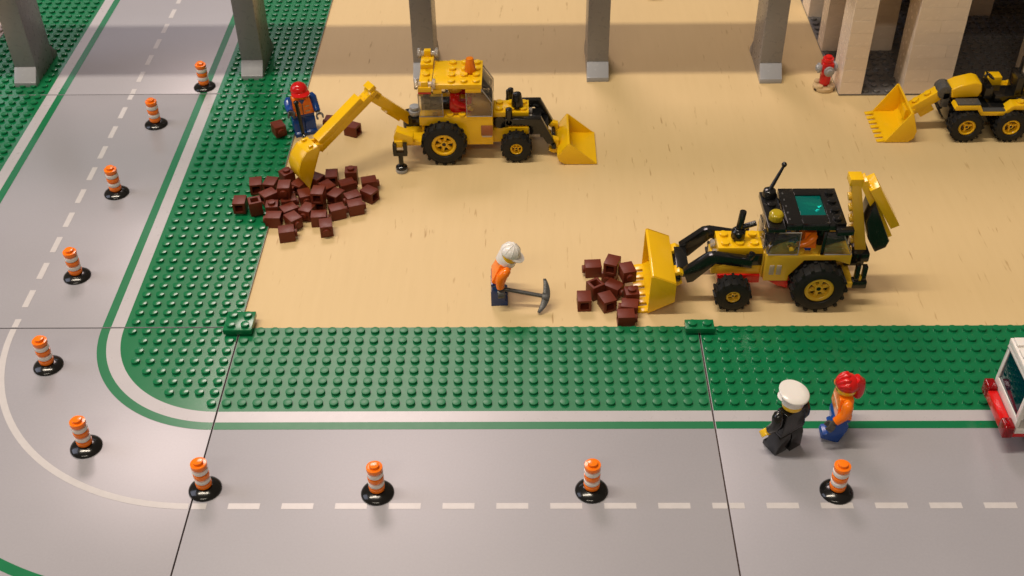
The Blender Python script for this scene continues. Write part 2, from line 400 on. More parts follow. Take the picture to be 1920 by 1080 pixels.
MB().box(47.15, 79.2, 31.2, 52.6, 14.42, 15.2).part('upper_floor', CREAM, t)

# ------------------------------------------------------------------ green connecting plates
def small_plate(name, nx, ny, loc, label, rz=0):
    mb = MB().box(-nx/2+.01, nx/2-.01, -ny/2+.01, ny/2-.01, 0, 0.4)
    for i in range(nx):
        for j in range(ny): mb.stud(i-nx/2+.5, j-ny/2+.5, 0.4)
    o = mb.part(name, GREEN, None, bevel=0.025); o.location = Vector(loc)*S; o.rotation_euler.z = math.radians(rz)
    return tag(o, label, 'plate')
small_plate('connecting_plate', 2, 2, (0.0, 0.02, 0.2), 'square green four stud plate bridging the corner where road plates meet')
small_plate('connecting_plate', 2, 1, (32.0, -0.5, 0.2), 'narrow green two stud plate bridging the seam near the loader bucket')

# ------------------------------------------------------------------ striped traffic drums
def make_drum():
    r = bpy.data.objects.new('traffic_drum', None); COL.objects.link(r); r.empty_display_size = 0.01
    prof = [(0.99, 0.0), (1.0, 0.05), (0.97, 0.11), (0.86, 0.20), (0.68, 0.29), (0.5, 0.35), (0.42, 0.37)]
    MB().lathe(prof, 40).part('base', BLACK, r, bevel=0, smooth=60)
    for k in range(5):
        z = 0.36 + k*0.4
        mb = MB().lathe([(0.40, z), (0.40, z+0.1), (0.485, z+0.11), (0.49, z+0.39)], 28)
        if k == 4: mb.stud(0, 0, z+0.39)
        mb.part('orange_ring' if k % 2 == 0 else 'white_ring', ORANGE if k % 2 == 0 else WHITE, r, bevel=0.025)
    return r
DR = [(384, 163, 'touching the green verge by the grey pillar foot'),
      (293, 233, 'beside the dashed line, next after the one touching the verge'),
      (219, 362, 'in the lane beside the pile of brown bricks'),
      (145, 518, 'last one on the straight lane before the plate seam and bend'),
      (91, 686, 'first one inside the solid white curve after the seam'),
      (162, 838, 'in the middle of the bend inside the solid white curve'),
      (385, 917, 'standing on the dark seam at the end of the bend'),
      (708, 924, 'on the dashed line, next along from the dark seam'),
      (1109, 920, 'standing beyond the dashed line, before the thin plate seam and the policeman'),
      (1568, 922, 'closest to the two figures walking on the road')]
proto = make_drum()
for i, (px, py, lab) in enumerate(DR):
    o = proto if i == 0 else copy_tree(proto)
    q = G(px, py, 0.02); o.location = Vector((q.x, q.y, EPS+0.004))*S; o.rotation_euler.z = rnd.uniform(0, 6)
    tag(o, 'striped drum ' + lab, 'traffic drum', 'striped drums closing the lane')

# ------------------------------------------------------------------ loose brown bricks
def brick_mesh():
    mb = MB(); o_, i_, zb, zt, zc = 0.49, 0.30, -0.6, 0.6, 0.40
    sq = lambda r, z: [(-r,-r,z),(r,-r,z),(r,r,z),(-r,r,z)]
    vs = sq(o_, zb)+sq(o_, zt)+sq(i_, zb)+sq(i_, zc)
    fs = [(4,5,6,7), (15,14,13,12)]
    for k in range(4):
        l = (k+1) % 4
        fs += [(k, l, 4+l, 4+k), (8+l, 8+k, 12+k, 12+l), (l, k, 8+k, 8+l)]
    mb.add(vs, fs).stud(0, 0, 0.6)
    return mb.mesh('loose_brick', BROWN, bevel=0.02, seg=2)
BRK = brick_mesh()
class Bk: pass
def relax(items, it=120):
    def corners(k):
        ex = ((-0.62, 0.82), (-0.5, 0.5)) if k.kind == 'L' else ((-0.5, 0.5), (-0.5, 0.5))
        c, s_ = math.cos(k.a), math.sin(k.a)
        return [(k.x+u*c-v*s_, k.y+u*s_+v*c) for u in ex[0] for v in ex[1]], ((c, s_), (-s_, c))
    for _ in range(it):
        moved = False
        for i in range(len(items)):
            for j in range(i):
                A, B = items[i], items[j]
                if A.layer != B.layer or (A.x-B.x)**2+(A.y-B.y)**2 > 4: continue
                ca, axa = corners(A); cb, axb = corners(B); best = None
                for ax in axa+axb:
                    pa = [x*ax[0]+y*ax[1] for x, y in ca]; pb = [x*ax[0]+y*ax[1] for x, y in cb]
                    ov = min(max(pa), max(pb)) - max(min(pa), min(pb))
                    if ov <= 0: best = None; break
                    if best is None or ov < best[0]:
                        best = (ov, ax, 1 if sum(pa) > sum(pb) else -1)
                if best:
                    moved = True; ov, ax, sg = best; d = (ov*0.5+0.004)*sg
                    A.x += ax[0]*d; A.y += ax[1]*d; B.x -= ax[0]*d; B.y -= ax[1]*d
        if not moved: break
def scatter(rows, ox, oy, sc, where, group):
    items = []
    for zx, zy, kind, ang, layer in rows:
        k = Bk(); k.kind = kind; k.a = math.radians(ang); k.layer = layer
        top = (1.0 if kind == 'L' else 1.2) + (1.0 if layer else 0) + 0.02
        q = G(ox+zx/sc, oy+zy/sc, top); k.x, k.y = q.x, q.y
        items.append(k)
    relax(items)
    for k in items:
        base = 0.2 if k.x < -0.35 else BOARD
        if k.layer: base = (0.86 if k.x > 0 else 1.22)
        if k.kind == 'L': M = T(k.x, k.y, base+0.5) @ Matrix.Rotation(k.a, 4, 'Z') @ RY(90)
        elif k.kind == 'U': M = T(k.x, k.y, base+0.6) @ Matrix.Rotation(k.a, 4, 'Z')
        else: M = T(k.x, k.y, base+0.6) @ Matrix.Rotation(k.a, 4, 'Z') @ RX(180)
        o = obj('loose_brick', BRK, None, M)
        st = {'L': 'lying', 'U': 'standing stud up', 'D': 'hollow end up'}[k.kind]
        if k.kind == 'L':
            c4 = int(((math.degrees(k.a) % 360)+45)//90) % 4
            st += ', ' + ('stud toward the right', 'hollow end toward the road', 'stud toward the left', 'stud toward the road')[c4]
            st = st.replace('toward the right', 'away from the grey lane' if where.startswith('under') else 'toward the bucket').replace('toward the left', 'toward the grey lane')
        on = 'on top' if k.layer else ('on green studs' if k.x < -0.35 else 'on board')
        tag(o, 'brown brick %s %s, %s' % (on, where, st), 'brick', group)
P1 = [(180,540,'L',92,0),(355,545,'D',20,0),(380,325,'L',100,0),(720,170,'U',40,0),(690,318,'L',-88,1),(560,440,'L',40,0),
      (580,545,'U',5,0),(595,660,'L',178,0),(775,545,'L',35,0),(795,685,'L',-50,0),(715,835,'L',12,0),(850,315,'L',60,0),
      (930,430,'L',-70,0),(940,580,'L',-110,0),(1085,385,'L',85,1),(1085,625,'L',4,0),(1280,585,'L',22,0),(1465,530,'L',18,0),
      (1175,765,'L',-78,0),(1235,190,'L',95,0),(1470,150,'U',3,0),(1420,290,'L',25,0),(1680,262,'L',15,0),(1650,390,'L',145,0),
      (1430,400,'L',210,0),(1240,430,'L',60,0),(1170,320,'L',130,0),(1070,270,'L',150,0),(540,330,'L',80,0),(830,440,'L',15,0),
      (740,395,'L',-20,0),(1110,480,'L',95,0)]
scatter(P1, 420, 290, 6.194, 'under digging bucket', 'bricks in the heap under the digging bucket')
P2 = [(235,495,'L',184,0),(410,468,'L',70,1),(375,560,'L',250,0),(515,525,'L',-75,1),(265,655,'D',32,0),(425,672,'L',-35,0),
      (540,712,'U',6,0),(168,765,'L',92,0),(355,775,'L',112,0),(545,832,'L',172,0),(515,908,'L',2,0)]
scatter(P2, 1060, 380, 4.5, 'before toothed bucket', 'bricks in the heap before the loader bucket')
for px, py, kind, ang, lab in [(521, 232, 'L', -60, 'small dark brown brick lying on green studs beside the red helmeted worker'),
                               (622, 221, 'L', 175, 'small dark brown brick on the board behind the yellow digging arm'),
                               (660, 233, 'L', 155, 'small dark brown brick with hollow end showing, right of digging arm')]:
    top = 1.0+(0.2 if px < 540 else BOARD)
    q = G(px, py, top); o = obj('loose_brick', BRK, None, T(q.x, q.y, top-0.5) @ RZ(ang) @ RY(90)); tag(o, lab, 'brick')

# ------------------------------------------------------------------ shared vehicle pieces
def wheel(parent, x, y, z, r, wdt, side, rimr, rimmat, lugs=18, holes=5, hub=None):
    """side = -1: outer face toward -y"""
    M = T(x, y, z) @ (RX(90) if side < 0 else RX(-90))          # local +z = outward
    h = wdt/2
    w_ = bpy.data.objects.new('wheel', None); COL.objects.link(w_); w_.parent = parent; w_.empty_display_size = 0.005
    ri = rimr
    mb = MB().ring([(ri, h*0.72), (ri+0.06, h*0.95), ((ri+r)/2, h), (r*0.90, h*0.86), (r*0.93, h*0.6), (r*0.93, -h*0.6), (r*0.90, -h*0.86), ((ri+r)/2, -h), (ri, -h*0.8)], 48, M)
    for k in range(lugs):
        for sg in (1, -1):
            a = 360/lugs*(k+(0.5 if sg < 0 else 0))
            mb.prism([(r*0.90, -0.09*r/1.3), (r*1.0, -0.075*r/1.3), (r*1.0, 0.075*r/1.3), (r*0.90, 0.09*r/1.3)], 0.03, h*0.93,
                     M @ RZ(a) @ (Matrix(((1,0,0,0),(0,0,1,0),(0,sg,0,0),(0,0,0,1)))))
    mb.part('tyre', RUBBER, w_, bevel=0.0, smooth=35)
    rm = MB().ring([(ri*1.0, h*0.78), (ri*0.84, h*0.84), (ri*0.72, h*0.74), (ri*0.70, h*0.2), (ri*0.95, h*0.2)], 36, M)
    MB().lathe([(ri*0.80, h*0.15), (ri*0.80, h*0.25)], 30, M).part('hub_disc', hub or BLACK, w_, bevel=0)
    rm.lathe([(0.34*ri, h*0.2), (0.30*ri, h*0.62)], 20, M)
    for k in range(holes):
        rm.box(ri*0.2, ri*0.82, -0.12*ri, 0.12*ri, h*0.25, h*0.52, M @ RZ(360/holes*k+18))
    rm.part('rim', rimmat, w_, bevel=0.012, seg=1)
    MB().lathe([(0.16*ri, h*0.5), (0.16*ri, h*0.64)], 10, M).part('axle_end', BLACK, w_, bevel=0)
    return w_

# ------------------------------------------------------------------ toy figures
def figure(name, loc, rz, torso_m, arm_m, leg_m, hip_m, hand_m, label, lean=0, legs=(0, 0), arms=(0, 0), seated=False, group=None, headturn=0):
    t = thing(name, label, 'toy figure', loc, rz, group)
    zo = 0.0
    # legs; forward is -y
    HIPZ = 1.42
    for s, sw in ((-1, legs[0]), (1, legs[1])):
        M = T(0, 0, HIPZ) @ RX(-sw) @ T(0, 0, -HIPZ)
        pr = [(-0.46, 0.0), (0.72, 0.0), (0.74, 0.34), (0.52, 0.46), (0.50, 1.2), (0.40, 1.55), (0.2, 1.74), (-0.1, 1.76), (-0.34, 1.6), (-0.46, 1.25)]
        if seated: M = T(0, 0, HIPZ) @ RX(-90) @ T(0, 0, -HIPZ)
        MB().prism([(a_, c_) for a_, c_ in pr], 0.03, 0.97, M @ RZ(-90) @ T(0, -1.0 if s < 0 else 0, 0)).part('leg', leg_m, t, bevel=0.04)
    hp = MB().box(-0.95, 0.95, -0.42, 0.42, 1.72, 1.95).box(-0.09, 0.09, -0.34, 0.34, 1.1, 1.8)
    hp.part('hips', hip_m, t, bevel=0.04)
    U = T(0, 0, 1.9) @ RX(lean) @ T(0, 0, -1.9)
    vs = [(-0.97,-0.46,1.955),(0.97,-0.46,1.955),(0.97,0.46,1.955),(-0.97,0.46,1.955),(-0.72,-0.42,3.48),(0.72,-0.42,3.48),(0.72,0.42,3.48),(-0.72,0.42,3.48)]
    to = MB().add(vs, [(3,2,1,0),(4,5,6,7),(0,1,5,4),(1,2,6,5),(2,3,7,6),(3,0,4,7)], U)
    to.lathe([(0.32, 3.46), (0.32, 3.62)], 16, U)
    torso = to.part('torso', torso_m, t, bevel=0.05, seg=3)
    hands = []
    for s, sw in ((-1, arms[0]), (1, arms[1])):
        A = U @ T(s*0.86, 0, 3.12) @ RX(-sw) @ RY(-s*10)
        am = MB().tube([(0, 0, 0.30), (s*0.14, 0, 0.27), (s*0.21, 0, 0.05), (s*0.21, -0.02, -0.35), (s*0.19, -0.16, -0.62), (s*0.17, -0.42, -0.90), (s*0.16, -0.60, -1.06)],
                       [0.20, 0.31, 0.36, 0.335, 0.33, 0.29, 0.27], 16, A).part('arm', arm_m, t, bevel=0, smooth=60)
        Hm = A @ T(s*0.16, -0.60, -1.06) @ RX(46)             # local -y = out of the sleeve
        hd = MB().lathe([(0.17, -0.05), (0.17, 0.22)], 14, Hm @ RX(90))
        n = 14; ro, ri = 0.34, 0.20; vs = []; fs = []
        for i in range(n+1):
            a_ = math.radians(-90+50 + (360-100)*i/n)          # opening faces -y
            for rr in (ro, ri):
                for zz in (-0.22, 0.22): vs.append((rr*math.cos(a_), rr*math.sin(a_)-0.50, zz))
        for i in range(n):
            q = 4*i; r_ = q+4
            fs += [(q, r_, r_+1, q+1), (q+2, q+3, r_+3, r_+2), (q, q+2, r_+2, r_), (q+1, r_+1, r_+3, q+3)]
        fs += [(0, 1, 3, 2), (4*n, 4*n+2, 4*n+3, 4*n+1)]
        hd.add(vs, fs, Hm @ RX(0)).part('hand', hand_m, am, bevel=0.03)
        hands.append(t.matrix_basis @ Matrix.Translation((Hm @ Vector((0, -0.5, 0)))*0))
        hands[-1] = Hm
    Hd = U @ T(0, 0, 3.52) @ RZ(headturn)
    hd = MB().lathe([(0.36, 0.0), (0.50, 0.02), (0.60, 0.12), (0.635, 0.26), (0.635, 0.82), (0.60, 0.96), (0.50, 1.06), (0.3, 1.08)], 32, Hd).part('head', SKIN, t, bevel=0, smooth=50)
    for s in (-1, 1):
        MB().lathe([(0.075, 0), (0.07, 0.015)], 12, Hd @ RZ(s*22) @ T(0, -0.630, 0.62) @ RX(90)).part('eye', BLACK, hd, bevel=0)
    MB().tube([(0.62*math.sin(math.radians(a_))*1.03, -0.62*math.cos(math.radians(a_))*1.03, 0.36-0.06*math.cos(math.radians(a_*2.6))) for a_ in range(-28, 29, 7)], 0.022, 6, Hd).part('mouth', BLACK, hd, bevel=0)
    return t, Hd, U, hands, torso, hd

def dome(R, h, n=8, k=1.0): return [(R*math.cos(math.pi/2*i/n)**k, h*math.sin(math.pi/2*i/n)) for i in range(n)]+[(0.02, h)]
def helmet(t, Hd, mat, ribs=False, name='helmet', z0=0.62):
    mb = MB().lathe([(0.70, z0-0.12), (0.74, z0)] + [(r, z0+0.02+z) for r, z in dome(0.74, 0.70, 9)], 36, Hd)
    # visor: crescent to the front (-y)
    n = 20; vs = []; fs = []
    for i in range(n+1):
        a_ = math.radians(180+15+150*i/n); k = math.sin(math.pi*i/n)
        for rr, zz in ((0.68, z0-0.10), (0.78+0.36*k, z0-0.13-0.05*k), (0.78+0.36*k, z0-0.08-0.05*k), (0.72, z0+0.03)):
            vs.append((rr*math.cos(a_), rr*math.sin(a_), zz))
    for i in range(n):
        for j in range(4): fs.append((4*i+j, 4*i+(j+1) % 4, 4*i+4+(j+1) % 4, 4*i+4+j))
    fs += [(0, 1, 2, 3), (4*n+3, 4*n+2, 4*n+1, 4*n)]
    mb.add(vs, fs, Hd)
    o = mb.part(name, mat, t, bevel=0, smooth=50)
    if ribs:
        for k in range(5):
            a_ = math.radians(-90+36*k)
            pth = [Hd @ Vector((0.745*math.cos(u)*math.sin(a_), 0.745*math.cos(u)*math.cos(a_), z0+0.02+0.71*math.sin(u))) for u in [math.radians(8+164*i/16) for i in range(17)]]
            # great-circle ribs over the crown
            MB().tube(pth, 0.026, 6).part('rib', mat, o, bevel=0, smooth=60)
    return o
# --- worker with shovel by the brick heap
t, Hd, U, hs, to, hd = figure('toy_figure', (0.75, 25.75, BOARD), 24, ORANGE, BLUE, BLUE, BLUE, DARKGREY,
    'toy worker in red helmet and orange vest over blue, standing on board with black tool', arms=(48, 2))
helmet(t, Hd, RED)
for s in (-1, 1):
    MB().box(s*0.42-0.20, s*0.42+0.20, -0.485, -0.45, 2.22, 2.34, U).part('vest_stripe', TAN, to, bevel=0)
    MB().box(s*0.40-0.19, s*0.40+0.19, -0.478, -0.43, 2.68, 2.78, U).part('vest_stripe', TAN, to, bevel=0)
    MB().box(s*0.92-0.05, s*0.92+0.05, -0.44, 0.44, 1.99, 2.06, U).part('vest_hem', TAN, to, bevel=0)
MB().box(-0.035, 0.035, -0.480, -0.43, 2.0, 3.2, U).part('zip', DARKGREY, to, bevel=0)
MB().prism([(-0.28, 3.40), (0.28, 3.40), (0, 2.98)], -0.475, -0.41, U).part('collar', BLUE, to, bevel=0)
a_ = G(555, 192, 4.0); c_ = G(572, 262, 0.25); d_ = (c_-a_)
t = thing('shovel', 'black long handled shovel held upright by the red helmeted worker', 'shovel', (c_.x, c_.y, BOARD))
tip = Vector((0, 0, 0.0)); top = Vector((a_.x-c_.x, a_.y-c_.y, 4.1))
sh = MB().tube([top*0.25, top*0.6, top*0.98], 0.16, 12).part('handle', BLACK, t, bevel=0, smooth=60)
MB().lathe(dome(0.24, 0.22, 6), 16, T(*top)).part('grip', BLACK, sh, bevel=0)
D = top.normalized().to_track_quat('Z', 'Y').to_matrix().to_4x4()
MB().prism([(-0.5, 0.10), (0.5, 0.10), (0.62, 0.55), (0.58, 0.95), (0.28, 1.15), (-0.28, 1.15), (-0.58, 0.95), (-0.62, 0.55)], -0.10, 0.08, D).part('blade', BLACK, t, bevel=0.05)

# --- worker leaning on a pickaxe
t, Hd, U, hs, to, hd = figure('toy_figure', (17.95, 3.35, BOARD), 92, ORANGE, ORANGE, DARKBLUE, DARKBLUE, DARKGREY,
    'toy worker in ribbed white helmet and white beard leaning forward with a pickaxe', lean=24, arms=(-20, -16))
helmet(t, Hd, WHITE, ribs=True, z0=0.78)
n = 22; vs = []; fs = []
for i in range(n+1):
    a_ = math.radians(90-165+330*i/n)*1.0; k = max(0, -math.sin(a_)); k = 0.5+0.5*math.cos(math.radians(-165+330*i/n))
    lo = -0.10; hi = 0.27+0.50*k**4
    for rr, zz in ((0.62, lo), (0.74, lo+0.02), (0.72, hi), (0.64, hi)):
        vs.append((rr*math.cos(a_), rr*math.sin(a_), zz))
for i in range(n):
    for j in range(4): fs.append((4*i+j, 4*i+(j+1) % 4, 4*i+4+(j+1) % 4, 4*i+4+j))
fs += [(0, 1, 2, 3), (4*n+3, 4*n+2, 4*n+1, 4*n)]
MB().add(vs, fs, Hd).part('beard', WHITE, t, bevel=0.02)
a_ = G(934, 540, 1.35); e_ = G(1024, 556, 0.86)
t = thing('pickaxe', 'dark grey pickaxe with curved head held by the leaning worker', 'pickaxe', (e_.x, e_.y, BOARD))
o0 = Vector((e_.x, e_.y, BOARD))
MB().tube([a_-o0, e_-o0+(e_-a_).normalized()*0.12], 0.15, 14).part('handle', DARKGREY, t, bevel=0, smooth=60)
dirv = (e_-a_).normalized(); 
F = Matrix.Identity(4); X = dirv; Zv = Vector((0.05, 0.66, 0.75)).normalized(); Zv = (Zv - X*Zv.dot(X)).normalized(); Y = Zv.cross(X)
F = Matrix((X.to_4d(), Y.to_4d(), Zv.to_4d(), Vector((0,0,0,1)))).transposed(); 
for i in range(3): F[3][i] = 0
F = T(*(e_-o0)) @ F
arcp = lambda off, sc: [(off*(1-0.6*(z_/1.25)**2) - 0.34*(z_/1.25)**2, z_) for z_ in [1.25*sc*(-1+2*i/12) for i in range(13)]]
out = arcp(0.27, 1.0); inn = list(reversed(arcp(-0.27, 0.97)))
MB().prism(out+inn, -0.11, 0.11, F).part('head', DARKGREY, t, bevel=0.04)
MB().box(-0.30, 0.22, -0.2, 0.2, -0.24, 0.24, F).part('socket', DARKGREY, t, bevel=0.04)

# --- policeman
t, Hd, U, hs, to, hd = figure('toy_figure', (36.05, -11.35, EPS), 214, BLACK, BLACK, BLACK, BLACK, SKIN,
    'toy policeman in black suit and white peaked cap walking on the road', legs=(0, 9), arms=(-24, -14))
z0 = 0.72
mb = MB().lathe([(0.69, z0-0.22), (0.70, z0+0.20), (0.72, z0+0.22)], 36, Hd)
n = 36; vs = []; fs = []; rings = [(0.72, z0+0.18, 0.0), (0.88, z0+0.34, 0.07), (0.96, z0+0.46, 0.10), (0.96, z0+0.52, 0.11), (0.90, z0+0.58, 0.11), (0.5, z0+0.60, 0.10), (0.02, z0+0.60, 0.08)]
for r, z, tl in rings:
    for i in range(n):
        a_ = 2*math.pi*i/n; fr = -math.sin(a_)
        vs.append((r*0.93*math.cos(a_), r*(0.95+0.10*max(0, fr))*math.sin(a_), z+tl*fr*1.6*r))
for j in range(len(rings)-1):
    for i in range(n): fs.append((j*n+i, j*n+(i+1) % n, (j+1)*n+(i+1) % n, (j+1)*n+i))
fs += [tuple(range(n-1, -1, -1)), tuple((len(rings)-1)*n+i for i in range(n))]
mb.add(vs, fs, Hd).part('peaked_cap', WHITE, t, bevel=0, smooth=45)
vs = []; fs = []; n = 16
for i in range(n+1):
    a_ = math.radians(180+20+140*i/n); k = math.sin(math.pi*i/n)
    for rr, zz in ((0.69, z0+0.0), (0.74+0.30*k, z0-0.12*k-0.04), (0.74+0.30*k, z0-0.12*k+0.01), (0.70, z0+0.06)): vs.append((rr*math.cos(a_), rr*math.sin(a_), zz))
for i in range(n):
    for j in range(4): fs.append((4*i+j, 4*i+(j+1) % 4, 4*i+4+(j+1) % 4, 4*i+4+j))
fs += [(0, 1, 2, 3), (4*n+3, 4*n+2, 4*n+1, 4*n)]
MB().add(vs, fs, Hd).part('peak', WHITE, t, bevel=0)

# --- person in orange with red hair
t, Hd, U, hs, to, hd = figure('toy_figure', (39.55, -10.0, EPS), 268, ORANGE, ORANGE, BLUE, BLUE, DARKGREY,
    'toy figure with red hair, orange top and blue legs walking on the road', legs=(-12, 20), arms=(-45, -2))
vs = []
mb = MB().lathe([(0.66, 0.45), (0.71, 0.60)] + [(r, 0.62+z) for r, z in dome(0.74, 0.68, 9)], 36, Hd @ T(0, 0.03, 0))
for k in (-2, -1, 0, 1, 2):
    pth = []
    for i in range(11):
        u = math.radians(2+96*i/10); ax = math.radians(k*30)
        pth.append(Hd @ Vector((0.66*math.sin(ax)*(0.35+0.65*math.sin(u)), -0.64*math.cos(u)*math.cos(ax*0.6)+0.03, 0.60+0.68*math.sin(u)*math.cos(ax))))
    mb.tube(pth, [0.06]+[0.15]*9+[0.06], 12)
pth = [Hd @ Vector(v_) for v_ in ((0, 0.42, 1.0), (0, 0.70, 0.78), (0, 0.80, 0.42), (0, 0.80, 0.02), (0, 0.76, -0.34), (0, 0.78, -0.55))]
mb.tube(pth, [0.40, 0.40, 0.34, 0.33, 0.27, 0.10], 14)
mb.part('hair', RED, t, bevel=0, smooth=70)
MB().box(-0.75, 0.75, -0.47, 0.47, 2.62, 2.74, U).part('reflective_band', TAN, to, bevel=0)

# ------------------------------------------------------------------ hydrants
t = thing('fire_hydrant', 'red toy fire hydrant with grey caps on tan round base', 'hydrant', (47.05, 32.55, BOARD))
bs = MB().lathe([(0.86, 0), (0.98, 0.06), (0.98, 0.4)], 36); bs.studs((-0.5, 0.5), (-0.5, 0.5), 0.4)
bo = bs.part('base', TAN, t, bevel=0.03)
for a_ in (-150, -30, 90):
    MB().box(0.86, 1.02, -0.16, 0.16, 0.08, 0.24, RZ(a_)).part('notch', DARKWALL, bo, bevel=0)
b1 = MB().lathe([(0.36, 0.4), (0.36, 0.58), (0.49, 0.6), (0.49, 1.55)], 28).part('barrel', RED, t, bevel=0.03)
MB().box(-0.49, 0.49, -0.49, 0.49, 1.56, 2.72).part('valve_block', RED, t, bevel=0.04)
MB().lathe([(0.48, 2.74), (0.48, 3.10)], 28).stud(0, 0, 3.1).part('cap', RED, t, bevel=0.03)
for a_ in (180, 275, 20):
    M = RZ(a_) @ T(0.48, 0, 2.1) @ RY(90)
    MB().lathe([(0.28, 0), (0.28, 0.1), (0.45, 0.12), (0.47, 0.34), (0.30, 0.36), (0.28, 0.5), (0.12, 0.52)], 24, M).part('outlet_cap', GREY, t, bevel=0.02)
mb = MB().lathe([(0.86, 0), (0.98, 0.06), (0.98, 0.4)], 36); mb.studs((-0.5, 0.5), (-0.5, 0.5), 0.4)
o = mb.part('round_plate', TAN, None, bevel=0.03); q = G(1224, -8, BOARD); o.location = Vector((q.x, q.y, BOARD))*S
tag(o, 'tan round plate lying on the board beyond the track shadow', 'plate')
MB().box(-0.15, 0.15, -1.0, -0.86, 0.08, 0.26).part('notch', DARKWALL, o, bevel=0)

def highlight_edges(parent, pts, y):  # pale tubes that imitate highlights along the clear window edges
    MB().tube([(a_, y, c_) for a_, c_ in pts], 0.05, 6).part('edge_highlight', CLEARLAMP, parent, bevel=0)
# ------------------------------------------------------------------ backhoe loader with yellow roof (faces +x)
V1 = (15.0, 23.3, BOARD)
t = thing('backhoe_loader', 'yellow toy backhoe loader with yellow studded roof and orange beacon', 'backhoe', V1)
MB().box(-3.5, 5.0, -1.0, 1.0, 1.05, 2.2).box(-3.6, -2.6, -1.4, 1.4, 2.2, 3.3).part('chassis', YELLOW, t)
for s in (-1, 1):
    wheel(t, -1.75, s*2.2, 1.9, 1.9, 1.6, s, 1.02, YELLOW, 16, 6)
    wheel(t, 4.22, s*2.05, 1.3, 1.3, 1.25, s, 0.52, YELLOW, 14, 5)
MB().tube([(-1.75, -2.0, 1.9), (-1.75, 2.0, 1.9)], 0.2).part('axle', BLACK, t, bevel=0)
MB().tube([(4.22, -2.0, 1.3), (4.22, 2.0, 1.3)], 0.2).part('axle', BLACK, t, bevel=0)
for s in (-1, 1):
    y0, y1 = (-2.0, -1.45) if s < 0 else (1.45, 2.0)
    MB().prism([(-3.72, 3.3), (-3.72, 4.1), (2.3, 4.1), (2.3, 1.45), (0.05, 1.45), (0.05, 2.35), (-0.7, 3.45), (-2.7, 3.45), (-2.75, 3.3)], y0, y1).part('side_panel', YELLOW, t)
    lp = MB().box(1.32, 2.28, (-2.12 if s < 0 else 1.98), (-1.98 if s < 0 else 2.12), 2.35, 3.3).part('side_lamp', TCLEARRED, t, bevel=0.03)
    MB().box(1.4, 2.2, (-2.14 if s < 0 else 2.11), (-2.11 if s < 0 else 2.14), 2.25, 2.36).part('lamp_edge', CLEARLAMP, lp, bevel=0)
mb = MB().box(-3.72, 2.3, -1.44, 1.44, 3.85, 4.09).studs((-1.2, -0.2), (-1.75, 1.75), 4.1); mb.part('cab_floor', YELLOW, t)
MB().box(-3.6, -2.9, -0.9, 0.9, 4.1, 5.6).box(-3.0, -1.2, -0.8, 0.8, 4.1, 4.4).part('seat', BLACK, t)
for s in (-1, 1):
    y0, y1 = (-2.0, -1.88) if s < 0 else (1.88, 2.0)
    rw = MB().box(-3.7, -1.72, y0, y1, 4.12, 6.28).part('rear_side_window', GLASS, t, bevel=0.03)
    MB().box(-3.7, -3.2, y0*0.98, y1*0.98, 4.12, 6.28).box(-2.6, -2.2, y0*.98, y1*.98, 4.12, 4.5).part('window_post', GLASS, rw, bevel=0.02)
    fw = MB().prism([(0.2, 4.12), (2.28, 4.12), (2.28, 5.4), (1.42, 6.68), (0.2, 6.68)], y0, y1).part('windscreen_side', GLASS, t, bevel=0.03)
    highlight_edges(fw, [(0.2, 6.3), (0.2, 4.16), (2.28, 4.16), (2.28, 5.4), (1.46, 6.66)], y0 if s < 0 else y1)
    highlight_edges(rw, [(-1.74, 6.26), (-1.74, 4.16), (-3.68, 4.16), (-3.68, 6.26)], y0 if s < 0 else y1)
    MB().box(-2.45, 1.42, y0*1.0, y1*1.0, 6.3, 6.68).part('roof_rail', YELLOW, t) if s > 0 else MB().box(-2.45, -1.75, y0, y1, 6.3, 6.68).box(0.15, 1.42, y0-0.01, y1, 6.35, 6.68).part('roof_rail', YELLOW, t)
ws = MB().prism([(2.18, 4.12), (2.30, 4.12), (2.30, 5.42), (1.44, 6.70), (1.30, 6.66), (2.18, 5.36)], -1.87, 1.87).part('windscreen', GLASS, t, bevel=0.02)
rf = MB().box(-2.5, 1.48, -2.0, 2.0, 6.7, 7.1); rf.studs((-0.98, 0.02, 1.0), (-1.5, -0.5, 0.5, 1.5), 7.1)
for k in range(4): rf.box(-2.30, -2.22, -1.55+k, -1.45+k, 7.09, 7.13)
rf = rf.part('roof', YELLOW, t)
st = MB().box(-3.6, -2.56, -2.45, 2.45, 6.7, 7.1).studs((-3.08,), (-1.3, -0.4), 7.1).box(-3.6, -2.56, 0.6, 2.45, 7.1, 7.5).stud(-3.08, 1.1, 7.5).part('roof_light_bar', YELLOW, t)
for s, zz in ((-1, 7.25), (1, 7.75)):
    M = T(-3.9, s*2.1, zz) @ RY(90)
    lm = MB().lathe([(0.42, 0), (0.44, 0.22), (0.2, 0.3), (0.2, 1.4), (0.44, 1.48), (0.42, 1.7)], 24, M).part('work_lamp', CLEARLAMP, t, bevel=0.03)
    MB().box(-3.36, -2.80, s*2.1-0.24, s*2.1+0.24, zz-0.3, zz+0.3).part('lamp_clip', YELLOW, lm)
MB().box(-3.66, -2.6, -2.08, -1.3, 6.30, 6.66).part('tail_light', RED, t, bevel=0.03)
MB().box(-3.66, -2.6, 1.3, 2.08, 6.30, 6.66).part('tail_light', RED, t, bevel=0.03)
MB().box(-3.68, -3.3, -1.9, 1.9, 6.0, 6.28).part('rear_beam', YELLOW, t)
MB().lathe([(0.38, 7.1), (0.38, 7.28), (0.49, 7.3), (0.30, 8.4), (0.24, 8.42)], 12, T(0.5, 0.0, 0)).part('beacon', TORANGE, t, bevel=0.02, smooth=20)
